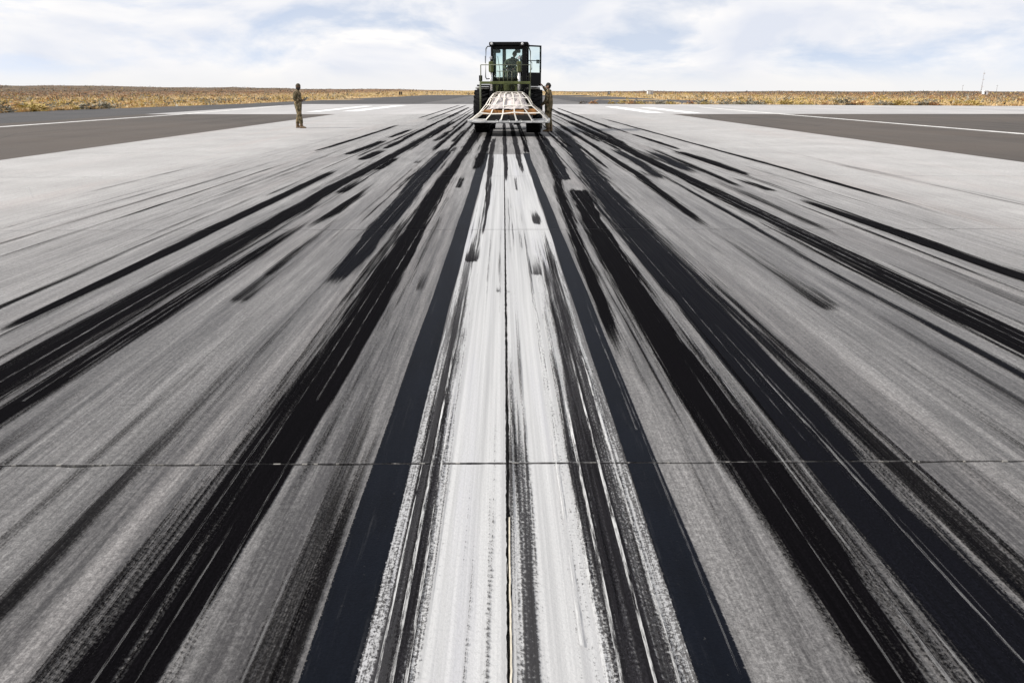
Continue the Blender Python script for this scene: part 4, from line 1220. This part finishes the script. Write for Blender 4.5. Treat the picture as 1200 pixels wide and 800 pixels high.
# cargo
M_DARKBOX = simple('black_plastic_case', (.012, .011, .010), .7)
M_BROWN = simple('brown_cardboard', (.34, .165, .06), .85, 0, .2, .25, 6, .1)
M_WRAP = simple('white_plastic_wrap', (.50, .46, .44), .45, 0, .4, .2, 4, .5, ((.45, .38, .36), .5))
def F(x, y, z=0): return F4 @ Vector((x + CX, y, z))
def cargo_box(name, x0, x1, y0, y1, z0, z1, mat, label, cat, bev=.02, group=None):
    cx, cy = (x0 + x1) / 2, (y0 + y1) / 2
    c = F(cx, cy, z0)
    bm = bmesh.new(); bm_box(bm, (x0 - cx, y0 - cy, 0), (x1 - cx, y1 - cy, z1 - z0), None, bev)
    o = from_bm(name, bm, mat)
    o.location = c; o.rotation_euler = (0, 0, FROT)
    return setp(o, label, cat, group)
zt = PZ + .076
yf0 = -3.03
cargo_box('cargo_case', -.74, .02, yf0, -1.15, zt, zt + .20, M_DARKBOX, 'flat black case at the front left of the pallet', 'case')
cargo_box('cargo_case', .03, .80, yf0 + .02, -1.15, zt, zt + .20, M_DARKBOX, 'flat black case at the front right of the pallet', 'case')
xb = [(-.86, -.38), (-.37, .12), (.13, .55), (.56, .95)]
labs = ('brown cardboard carton at the left end of the row on the pallet', 'brown cardboard carton second from the left on the pallet', 'brown cardboard carton third from the left on the pallet', 'brown cardboard carton at the right end of the row on the pallet')
rr = random.Random(4)
for (a, b), lb in zip(xb, labs):
    cargo_box('cardboard_carton', a, b, yf0 + .05 + rr.uniform(0, .06), -1.25, zt + .201, zt + .36 + rr.uniform(-.03, .03), M_BROWN, lb, 'carton', .012, 'cartons on the pallet')
# wrapped bundle: a sloping, creased sheet over the stack
bm = bmesh.new()
nx, ny = 22, 16
grid = []
rb = random.Random(9)
def wrap_z(u, v):
    x = -.72 + u * 1.44
    y = -2.95 + v * 1.75
    top = zt + .40 + (1.38 - zt - .40) * min(1, (v / .55)) ** .75
    side = min(1, min(u, 1 - u) / .16)
    z = zt + .40 + (top - zt - .40) * (.25 + .75 * side ** .6)
    z += .026 * math.sin(x * 9 + y * 5) + .02 * math.sin(x * 23 - y * 7) + rb.uniform(-.012, .012)
    sh = 1 - .30 * (v)
    return x * sh, y, z
for j in range(ny + 1):
    row = []
    for i in range(nx + 1):
        row.append(bm.verts.new(wrap_z(i / nx, j / ny)))
    grid.append(row)
for j in range(ny):
    for i in range(nx):
        bm.faces.new((grid[j][i], grid[j][i + 1], grid[j + 1][i + 1], grid[j + 1][i]))
edge = [grid[0][i] for i in range(nx + 1)] + [grid[j][nx] for j in range(1, ny + 1)] + [grid[ny][i] for i in range(nx - 1, -1, -1)] + [grid[j][0] for j in range(ny - 1, 0, -1)]
low = [bm.verts.new((v.co.x, v.co.y, zt + .392)) for v in edge]
for k in range(len(edge)):
    bm.faces.new((edge[k], low[k], low[(k + 1) % len(edge)], edge[(k + 1) % len(edge)]))
bm.faces.new(low)
base = Vector((0, -2.0, zt + .392))
for v in bm.verts: v.co -= base
bundle = from_bm('wrapped_bundle', bm, M_WRAP, None, True)
bundle.location = F(*base); bundle.rotation_euler = (0, 0, FROT)
setp(bundle, 'pale plastic wrapped bundle on top of the brown cartons', 'bundle')
# net: webbing straps over the pile, hooked to the pallet rim
M_WEB = simple('cream_webbing', (.64, .61, .55), .8, 0, .2, .12, 20)
net_o = F(.03, -2.09, PZ + .08)
net = empty('cargo_net', net_o, FROT, 'cream webbing cargo net stretched over the load on the pallet', 'net')
NI = Matrix.Translation((.03, -2.09, PZ + .08))
def strap(pts, w=.036, th=.008, name='strap'):
    """flat webbing ribbon along pts (forklift coordinates)"""
    pts = [Vector(p) - Vector((.03, -2.09, PZ + .08)) for p in pts]
    bm = bmesh.new(); prev = None
    c = Vector((0, 0, -.3))
    for i, p in enumerate(pts):
        d = (pts[min(i + 1, len(pts) - 1)] - pts[max(i - 1, 0)]).normalized()
        out = (p - c); out.z += .2; out.normalize()
        s = d.cross(out).normalized() * w / 2; nrm = s.cross(d).normalized() * th / 2
        r4 = [bm.verts.new(p + s + nrm), bm.verts.new(p - s + nrm), bm.verts.new(p - s - nrm), bm.verts.new(p + s - nrm)]
        if prev:
            for k in range(4): bm.faces.new((prev[k], prev[(k + 1) % 4], r4[(k + 1) % 4], r4[k]))
        else: bm.faces.new(r4)
        prev = r4
    bm.faces.new(prev[::-1])
    return from_bm(name, bm, M_WEB, net)
# net corner levels: (x left, x right, y front, y back, z)
LV = [(-.50, .43, -1.62, -1.12, 1.45), (-.56, .52, -2.05, -1.10, 1.40), (-.64, .64, -2.45, -1.07, 1.26), (-.76, .82, -2.84, -1.03, 1.03), (-1.0, 1.10, -3.08, -1.0, .77), (-1.33, 1.39, -3.22, -.97, .52)]
def ringpt(L, f):
    """f in 0..4 round the ring: 0 front-left .. 1 front-right .. 2 back-right .. 3 back-left"""
    xl, xr, y0, y1, z = L
    f %= 4
    C = [(xl, y0), (xr, y0), (xr, y1), (xl, y1)]
    i = int(f); g = f - i
    a, b = C[i], C[(i + 1) % 4]
    return Vector((a[0] + (b[0] - a[0]) * g, a[1] + (b[1] - a[1]) * g, z))
F_V = [0, .2, .4, .6, .8, 1, 1.25, 1.5, 1.75, 2, 2.33, 2.66, 3, 3.25, 3.5, 3.75]
jit = random.Random(12)
cols_ = {}
for f in F_V:
    pts = []
    for li, L in enumerate(LV):
        p = ringpt(L, f)
        if 0 < li < 5: p += Vector((jit.uniform(-.05, .05), jit.uniform(-.02, .02), jit.uniform(-.025, .03)))
        pts.append(p)
    cols_[f] = pts
    strap(pts, .046)
for li in range(len(LV) - 1):
    ps = [cols_[f][li] + Vector((0, 0, .004)) for f in F_V]
    ps.append(ps[0])
    strap(ps, .042)
for k in range(3):
    a, b = cols_[(.2, .4, .8)[k]][0], cols_[(2.66, 2.66, 2.33)[k]][0]
    strap([a, (a + b) / 2 + Vector((0, 0, .01)), b])
for f in (0, .2, .4, .6, .8, 1, 1.25, 1.5, 1.75, 3.25, 3.5, 3.75):
    p = cols_[f][5] - Vector((.03, -2.09, PZ + .08))
    bm = bmesh.new(); bm_box(bm, (p.x - .04, p.y - .03, p.z - .03), (p.x + .04, p.y + .03, p.z + .05), None, .012)
    from_bm('hook', bm, M_ALU, net)

# ================================================================== PEOPLE
def mat_camo():
    m = Mat('camouflage_cloth')
    p = m.n('ShaderNodeTexCoord').outputs['Object']
    n1 = m.noise(m.scale(p, (1, 1, .8)), 9, 4, .55); n2 = m.noise(m.scale(p, (1, 1, .8), (3, 5, 1)), 14, 4, .6); n3 = m.noise(p, 90, 2)
    c = m.mix(m.rng(n1, .46, .52), (.215, .158, .090), (.095, .082, .045))
    c = m.mix(m.rng(n2, .55, .60), c, (.040, .027, .016))
    c = m.mix(m.rng(n2, .40, .36), c, (.27, .22, .15))
    m.bsdf(c, .9, 0, .15, m.bump(m.noise(p, 22, 4), .5, .02))
    return m.m
M_CAMO = mat_camo()
M_SKIN = simple('skin', (.38, .22, .15), .6, 0, .3, .1)
M_SKIN2 = simple('darker_skin', (.16, .085, .055), .6, 0, .3, .1)
M_BOOT = simple('coyote_boot_leather', (.13, .085, .045), .8)
M_CAPM = simple('brown_knit_cap', (.050, .038, .022), .95, bumpy=.3, scale=30)
M_MASK = simple('dark_face_cover', (.020, .018, .016), .9)
M_DEVICE = simple('black_tablet', (.012, .012, .014), .35)
M_HAIR = simple('dark_hair', (.018, .013, .010), .9)
M_OD = simple('olive_drab_cloth', (.035, .040, .018), .9, bumpy=.2, scale=12)

def skin_body(J, E):
    """J: name -> (pos, rx, ry); E: edges. Grown with Skin + Subdivision into one continuous surface"""
    names = list(J)
    me = bpy.data.meshes.new('skeleton')
    me.from_pydata([J[n][0] for n in names], [(names.index(a), names.index(b)) for a, b in E], [])
    o = bpy.data.objects.new('skeleton', me); COL.objects.link(o)
    sm = o.modifiers.new('s', 'SKIN'); sm.use_smooth_shade = True
    for i, n in enumerate(names):
        sv = me.skin_vertices[0].data[i]
        sv.radius = (J[n][1], J[n][2]); sv.use_root = (n == 'pelvis')
    ss = o.modifiers.new('d', 'SUBSURF'); ss.levels = 2; ss.render_levels = 2
    dg = bpy.context.evaluated_depsgraph_get(); dg.update()
    out = bpy.data.meshes.new_from_object(o.evaluated_get(dg))
    bpy.data.objects.remove(o); bpy.data.meshes.remove(me)
    return out
def head_bm(bm, c, rot, scale=1.):
    """skull, jaw, nose, brow, ears: front is -Y"""
    r = bmesh.ops.create_uvsphere(bm, u_segments=20, v_segments=16, radius=1.)
    M = Matrix.Translation(c) @ rot.to_matrix().to_4x4() @ Matrix.Diagonal((scale, scale, scale, 1))
    for v in r['verts']:
        p = v.co.copy()
        x, y, z = p.x * .078, p.y * .098, p.z * .118
        if z < -.02: x *= 1 - .35 * (-z - .02) / .1; y = y * (1 - .15 * (-z - .02) / .1) - .012 * (-z - .02) / .1 * (y < 0)
        if y < -.06:
            f = max(0, 1 - abs(x) / .02) * max(0, 1 - abs(z + .015) / .035)
            y -= .028 * f
            f = max(0, 1 - abs(abs(x) - .032) / .018) * max(0, 1 - abs(z - .012) / .018)
            y += .012 * f
            f = max(0, 1 - abs(x) / .03) * max(0, 1 - abs(z + .06) / .008)
            y += .006 * f
        v.co = M @ Vector((x, y, z))
    for f in {f for v in r['verts'] for f in v.link_faces}:
        l = M.inverted() @ f.calc_center_median()
        f.material_index = 2 if (l.y > .012 and l.z > -.075) or l.z > .06 else 1
    for s in (-1, 1):
        r = bmesh.ops.create_uvsphere(bm, u_segments=8, v_segments=6, radius=1.)
        for v in r['verts']:
            v.co = M @ Vector((s * .080 + v.co.x * .012, .012 + v.co.y * .020, -.005 + v.co.z * .034))
def hand_bm(bm, wrist, d, palm_n, curl=.6, scale=1.):
    """palm with five jointed fingers; d = direction of the fingers, palm_n = where the palm faces"""
    d = Vector(d).normalized(); n = Vector(palm_n); n = (n - d * n.dot(d)).normalized(); s = d.cross(n)
    w = Vector(wrist)
    M = Matrix((s, d, n)).transposed().to_4x4(); M.translation = w
    bm_box(bm, (-.042 * scale, 0, -.014), (.042 * scale, .095 * scale, .014), M, .010)
    for k, L in enumerate((.072, .080, .076, .060)):
        x = (-.033 + .022 * k) * scale
        p0 = w + s * x + d * .09 * scale
        pts = [p0 - d * .012]; a = 0; p = p0
        for q in range(3):
            a += curl * (.5 + .3 * q)
            pts.append(p)
            p = p + (d * math.cos(a) + n * math.sin(a)) * L * scale * (.45, .32, .23)[q]
        pts.append(p)
        bm_tube(bm, pts, [.0095 * scale, .0092 * scale, .0085 * scale, .008 * scale, .006 * scale], 6)
    p0 = w - s * .038 * scale + d * .025 * scale
    bm_tube(bm, [p0, p0 - s * .025 * scale + d * .03 * scale + n * .012, p0 - s * .025 * scale + d * .062 * scale + n * .035], [.013 * scale, .011 * scale, .008 * scale], 6)
def boot_o(parent, ank, toe, mat=M_BOOT):
    ank, toe = Vector(ank), Vector(toe)
    d = (toe - ank); d.z = 0; d.normalize(); s = Vector((-d.y, d.x, 0))
    bm = bmesh.new()
    prof = [(-.075, .040, .10), (-.05, .050, .115), (0, .052, .125), (.05, .048, .105), (.10, .050, .075), (.15, .050, .062), (.19, .038, .050), (.205, .02, .035)]
    rings = []
    g = Vector((ank.x, ank.y, min(0., toe.z - .04)))
    for a, w, h in prof:
        c = g + d * a
        rings.append([bm.verts.new(c + s * (w * q) + Vector((0, 0, zz * h))) for q, zz in ((-1, 0), (1, 0), (1.0, .45), (.6, 1), (-.6, 1), (-1.0, .45))])
    for r0, r1 in zip(rings, rings[1:]):
        for k in range(6): bm.faces.new((r0[k], r0[(k + 1) % 6], r1[(k + 1) % 6], r1[k]))
    bm.faces.new(rings[0]); bm.faces.new(rings[-1][::-1])
    bm_tube(bm, [g + Vector((0, 0, .09)) - d * .01, g + Vector((0, 0, .25)) - d * .012], [.062, .066], 10)
    return from_bm('boot', bm, mat, parent, True)
def person(loc, rz, label, J, E, head_c, head_rot, hands, skin, boots=(), cap=None, scale=1.):
    root = empty('person', loc, rz, label, 'person')
    me = skin_body(J, E)
    bm = bmesh.new(); bm.from_mesh(me); nb = len(bm.faces)
    for f in bm.faces: f.material_index = 0; f.smooth = True
    bpy.data.meshes.remove(me)
    n0 = len(bm.faces)
    head_bm(bm, head_c, head_rot)
    for h in hands: hand_bm(bm, *h)
    bm.faces.ensure_lookup_table()
    for f in bm.faces[n0:]:
        f.smooth = True
        if f.material_index == 0: f.material_index = 1
    body = from_bm('body', bm, [M_CAMO, skin, M_HAIR], root)
    for a, t in boots: boot_o(root, a, t)
    return root
BASE_E = [('pelvis', 'spine'), ('spine', 'chest'), ('chest', 'neckb'), ('neckb', 'neck'),
          ('chest', 'shL'), ('shL', 'elL'), ('elL', 'wrL'), ('chest', 'shR'), ('shR', 'elR'), ('elR', 'wrR'),
          ('pelvis', 'hiL'), ('hiL', 'knL'), ('knL', 'shnL'), ('shnL', 'anL'), ('pelvis', 'hiR'), ('hiR', 'knR'), ('knR', 'shnR'), ('shnR', 'anR')]
def stand(hip_w=.10, **over):
    J = {
        'pelvis': ((0, 0, .94), .165, .13), 'spine': ((0, .01, 1.12), .165, .135), 'chest': ((0, .0, 1.33), .185, .14), 'neckb': ((0, .015, 1.475), .085, .08), 'neck': ((0, .0, 1.56), .062, .064),
        'shL': ((.185, .01, 1.41), .085, .085), 'elL': ((.24, .03, 1.14), .066, .066), 'wrL': ((.22, -.12, .92), .046, .046),
        'shR': ((-.185, .01, 1.41), .085, .085), 'elR': ((-.24, .03, 1.14), .066, .066), 'wrR': ((-.22, -.12, .92), .046, .046),
        'hiL': ((hip_w, 0, .86), .115, .125), 'knL': ((hip_w + .01, -.02, .50), .088, .092), 'shnL': ((hip_w + .015, .02, .28), .082, .085), 'anL': ((hip_w + .015, .03, .14), .070, .072),
        'hiR': ((-hip_w, 0, .86), .115, .125), 'knR': ((-hip_w - .01, -.02, .50), .088, .092), 'shnR': ((-hip_w - .015, .02, .28), .082, .085), 'anR': ((-hip_w - .015, .03, .14), .070, .072),
    }
    J.update(over)
    return J
def cap_o(name, c, rot, mat, parent, knit=True, mask=False):
    bm = bmesh.new()
    M = Matrix.Translation(c) @ rot.to_matrix().to_4x4()
    r = bmesh.ops.create_uvsphere(bm, u_segments=20, v_segments=14, radius=1.)
    dele = []
    for v in r['verts']:
        x, y, z = v.co.x * .090, v.co.y * .108, v.co.z * .128
        lim = .018 if y < 0.02 else -.03
        if z < lim - .02: dele.append(v)
        elif z < lim: z = lim
        v.co = M @ Vector((x, y + .004, z + .004))
    bmesh.ops.delete(bm, geom=dele, context='VERTS')
    if not knit:
        pts = []
        for k in range(9):
            a = R(-60 + k * 15)
            pts.append((math.sin(a) * .085, -math.cos(a) * .085))
        top = [bm.verts.new(M @ Vector((x, y - .0, .040))) for x, y in pts]
        tip = [bm.verts.new(M @ Vector((x * .85, y - .062 * math.cos(R(-60 + k * 15)), .028))) for k, (x, y) in enumerate(pts)]
        tb = [bm.verts.new(v.co - Vector((0, 0, .006))) for v in tip]; bb = [bm.verts.new(v.co - Vector((0, 0, .006))) for v in top]
        for k in range(8):
            bm.faces.new((top[k], top[k + 1], tip[k + 1], tip[k])); bm.faces.new((bb[k], tb[k], tb[k + 1], bb[k + 1])); bm.faces.new((tip[k], tip[k + 1], tb[k + 1], tb[k]))
    return from_bm(name, bm, mat, parent, True)

# --- the soldier on the left, facing right, reading a tablet held at the belt
pl = at(351.5, 150.2)
J = stand(elL=((.235, .06, 1.15), .070, .070), wrL=((.10, -.20, 1.10), .048, .048), elR=((-.235, .06, 1.15), .070, .070), wrR=((-.10, -.22, 1.12), .048, .048),
          hiL=((.11, .02, .86), .125, .14), knL=((.135, .06, .50), .105, .115), shnL=((.14, .13, .28), .098, .105), anL=((.14, .16, .15), .085, .09),
          hiR=((-.11, -.02, .86), .125, .14), knR=((-.12, -.09, .51), .105, .115), shnR=((-.125, -.13, .28), .098, .105), anR=((-.125, -.14, .15), .085, .09),
          neckb=((0, -.01, 1.475), .09, .085), neck=((0, -.035, 1.555), .066, .068))
hr = Euler((R(14), 0, R(0)))
hc = Vector((0, -.06, 1.672))
p1 = person(pl, R(78), 'person in camouflage uniform standing alone on the left holding a tablet', J, BASE_E, hc, hr,
            [((.10, -.20, 1.10), (-.45, -.75, .15), (-.3, .2, 1), .5), ((-.10, -.22, 1.12), (.35, -.8, .2), (.3, .2, 1), .5)], M_SKIN2,
            [((.14, .15, .1), (.17, -.05, .04)), ((-.125, -.15, .1), (-.14, -.35, .04))])
cap_o('knit_cap', hc, hr, M_CAPM, p1)
bm = bmesh.new()
rm = bmesh.ops.create_uvsphere(bm, u_segments=16, v_segments=10, radius=1.)
for v in rm['verts']:
    z = min(v.co.z, .35)
    v.co = hc + hr.to_matrix() @ Vector((v.co.x * .080, v.co.y * .104 - .008, z * .105 - .045))
from_bm('face_cover', bm, M_MASK, p1, True)
bm = bmesh.new(); bm_tube(bm, [(0, 0, .875), (0, 0, .93)], [.172, .178], 16)
for v in bm.verts: v.co.y *= .82
from_bm('jacket_hem', bm, M_CAMO, p1, True)
tabm = Matrix.Translation(Vector((0, -.34, 1.17))) @ Euler((R(52), 0, 0)).to_matrix().to_4x4()
tab = bmesh.new(); bm_box(tab, (-.10, -.007, -.13), (.10, .007, .14), tabm, .004)
tw = Matrix.Translation(pl) @ Matrix.Rotation(R(78), 4, 'Z')
tabc = tw @ Vector((0, -.34, 1.17))
for v in tab.verts: v.co = (tw @ v.co) - tabc
tab = from_bm('tablet', tab, M_DEVICE); tab.location = tabc
setp(tab, 'dark tablet held in both hands by the person on the left', 'tablet')

# --- the soldier at the door on the right, one arm raised to the door corner
p2l = at(642.5, 154.2)
RZ2 = R(-112)          # faces the machine, back half turned to us
inv = (Matrix.Translation(p2l) @ Matrix.Rotation(RZ2, 4, 'Z')).inverted()
hand_w = F4 @ (DM @ Vector((DW - .03, -.03, 1.76)))
# raised hand in the person's own frame
hl = inv @ hand_w
def ik(a, b, l1, l2, bend):
    """elbow position for a two bone arm"""
    a, b = Vector(a), Vector(b); d = b - a; L = min(d.length, (l1 + l2) * .995)
    x = (l1 * l1 - l2 * l2 + L * L) / (2 * L); h = math.sqrt(max(0, l1 * l1 - x * x))
    u = d.normalized(); bn = Vector(bend); bn = (bn - u * bn.dot(u)).normalized()
    return a + u * x + bn * h
sh = Vector((-.20, -.03, 1.43))
hand_dir = (hl - sh).normalized()
wr = hl - hand_dir * .13
el = ik(sh, wr, .29, .26, (-.6, .3, -.7))
J = stand(shR=(tuple(sh), .088, .088), elR=(tuple(el), .068, .068), wrR=(tuple(wr), .048, .048),
          elL=((.245, -.02, 1.15), .070, .070), wrL=((.20, -.20, .98), .048, .048),
          knL=((.12, -.03, .50), .098, .105), shnL=((.125, .0, .28), .092, .098), anL=((.125, .02, .15), .080, .084),
          knR=((-.12, -.01, .50), .098, .105), shnR=((-.125, .03, .28), .092, .098), anR=((-.125, .05, .15), .080, .084),
          spine=((0, .01, 1.12), .178, .148), chest=((0, .0, 1.33), .198, .152))
hr2 = Euler((R(8), 0, R(10)))
hc2 = Vector((0, -.02, 1.672))
p2 = person(p2l, RZ2, 'person in camouflage uniform at the open cab door with one arm raised', J, BASE_E, hc2, hr2,
            [(wr, hand_dir, (.2, -1, .1), .55), ((.20, -.20, .98), (-.2, -.8, -.25), (-1, 0, .2), .5)], M_SKIN,
            [((.125, .02, .1), (.14, -.18, .04)), ((-.125, .05, .1), (-.15, -.15, .04))])
cap_o('patrol_cap', hc2, hr2, M_HAIR, p2, False)
bm = bmesh.new(); bm_tube(bm, [(0, 0, .85), (0, 0, .93)], [.182, .182], 16)
for v in bm.verts: v.co.y *= .80
from_bm('jacket_hem', bm, M_CAMO, p2, True)

# --- the driver in the cab, hunched over the wheel
SEAT = Vector((.07, 1.47, 2.125))
J = {
    'pelvis': ((0, 0, .10), .165, .14), 'spine': ((-.01, -.06, .27), .165, .135), 'chest': ((.0, -.15, .44), .195, .14), 'neckb': ((.06, -.20, .555), .08, .075), 'neck': ((.09, -.235, .62), .06, .06),
    'shL': ((.20, -.16, .49), .085, .085), 'elL': ((.29, -.30, .27), .066, .066), 'wrL': ((.13, -.47, .20), .045, .045),
    'shR': ((-.19, -.14, .45), .088, .088), 'elR': ((-.29, -.28, .24), .068, .068), 'wrR': ((-.16, -.46, .19), .045, .045),
    'hiL': ((.11, -.06, .07), .105, .10), 'knL': ((.17, -.44, .07), .078, .078), 'shnL': ((.17, -.50, -.18), .068, .068), 'anL': ((.16, -.52, -.44), .058, .058),
    'hiR': ((-.11, -.06, .07), .105, .10), 'knR': ((-.17, -.44, .07), .078, .078), 'shnR': ((-.17, -.50, -.18), .068, .068), 'anR': ((-.16, -.52, -.44), .058, .058)}
hr3 = Euler((R(24), R(8), R(14)))
hc3 = Vector((.12, -.275, .715))
wp = F4 @ SEAT
p3 = person(wp, FROT, 'person in olive clothing and dark cap driving inside the forklift cab', J, BASE_E, hc3, hr3,
            [((.13, -.47, .20), (-.2, -.8, -.15), (0, 0, -1), .9), ((-.16, -.46, .19), (.2, -.8, -.15), (0, 0, -1), .9)], M_SKIN2,
            [((.16, -.52, -.5), (.18, -.75, -.615)), ((-.16, -.52, -.5), (-.18, -.75, -.615))])
for ch in p3.children:
    if ch.name.startswith('body'): ch.data.materials[0] = M_OD
cap_o('knit_cap', hc3, hr3, M_HAIR, p3)
